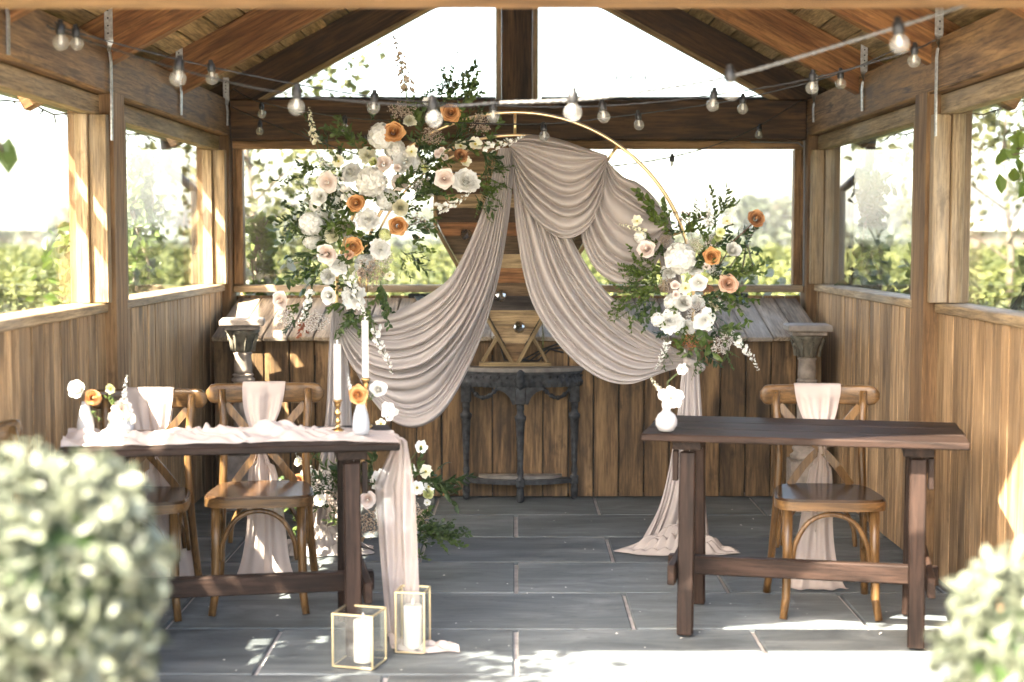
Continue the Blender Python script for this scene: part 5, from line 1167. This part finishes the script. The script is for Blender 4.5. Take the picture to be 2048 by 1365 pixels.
# telegraph pole, barn
tp = P(1262, 150, 44); tg_ = thing('telegraph_pole', 'slim pale telegraph pole with three insulators beyond the field', 'pole', (tp.x, 44, GY))
obj('pole', B().tube([(0, 0, 0), (0, 0, tp.z - .35)], [.11, .07], 10).mesh('pole', True), M['marble'], tg_)
obj('crossarm', B().box((0, 0, tp.z - .36), (1.0, .06, .05)), M['marble'], tg_)
for sx in (-.42, 0, .42): obj('insulator', B().lathe([(.02, -.34), (.02, -.12), (.06, -.1), (.075, -.02), (.05, .06), (.01, .08)], 10, (sx, 0, tp.z)).mesh('insulator', True), M['iron'], tg_)
bp_ = P(2025, 462, 95); ba = thing('barn', 'long low pale roofed barn far off at the right edge', 'barn', (bp_.x, 95, GY))
obj('wall', B().box((0, 0, 1.0), (9, 5, 2.0)), M['bark'], ba); obj('roof', B().prism([(-4.7, 2.0), (4.7, 2.0), (4.5, 2.7), (-4.5, 2.7)], -2.9, 2.9), M['marble'], ba)

# ================================================================== TOPIARY in the foreground
def topiary(loc, zc, r, label, seed, n=2300):
    t = thing('topiary_ball', label, 'topiary', loc, 0, 'clipped box balls in front'); b = B()
    b.tube([(0, 0, 0), (.01, 0, zc * .5), (0, 0, zc)], [.022, .02, .018], 8); obj('trunk', b.mesh('trunk', True), M['bark'], t)
    v = RNG.normal(size=(n, 3)); v /= np.linalg.norm(v, axis=1, keepdims=True); rr = r * (1.06 - .36 * RNG.random(n) ** 1.1) * (1 + .11 * np.sin(v[:, 0] * 6 + seed) * np.sin(v[:, 2] * 5 + 1) + .05 * np.sin(v[:, 0] * 13 + v[:, 2] * 11))
    leaf_cloud('crown', v * rr[:, None] * np.array([1, 1, 1.22]) + np.array([0, 0, zc]), RNG.uniform(.011, .024, n), M['leaf_box'], up=.2, parent=t, kind='stuff', long=2.0)
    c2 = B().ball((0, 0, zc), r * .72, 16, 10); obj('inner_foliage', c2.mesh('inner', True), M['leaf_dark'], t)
p = P(100, 1175, 2.25); topiary((p.x, 2.25, GY), p.z - GY, .172, 'clipped pale green box ball blurred in the left foreground', 1)
p = P(2095, 1345, 2.35); topiary((p.x, 2.35, GY), p.z - GY, .165, 'clipped pale green box ball blurred at the lower right corner', 2)

# fallen petals and grit on the paving
n = 110; C = np.stack([RNG.uniform(-1.5, 1.6, n), 5.0 + 3.2 * RNG.random(n), np.full(n, .003)], 1)
o = leaf_cloud('fallen_petals', C, RNG.uniform(.004, .012, n), M['white'], up=6, kind='stuff', long=1.2); o['label'] = 'tiny white petals scattered over the paving'; o['category'] = 'petals'

# thin air over the fields: one even closed box round everything
m, nt, out = mat_new('air'); av = N(nt, 'VolumePrincipled', Density=.0002); av.inputs['Color'].default_value = (.94, .95, .98, 1); av.inputs['Anisotropy'].default_value = .1
nt.links.new(av.outputs[0], out.inputs['Volume'])
o = obj('haze', B().box((0, 260, 6.0), (780, 660, 17.0), None, .001), m); o['kind'] = 'stuff'; o['label'] = 'thin pale haze over the fields fading the far trees'; o['category'] = 'haze'
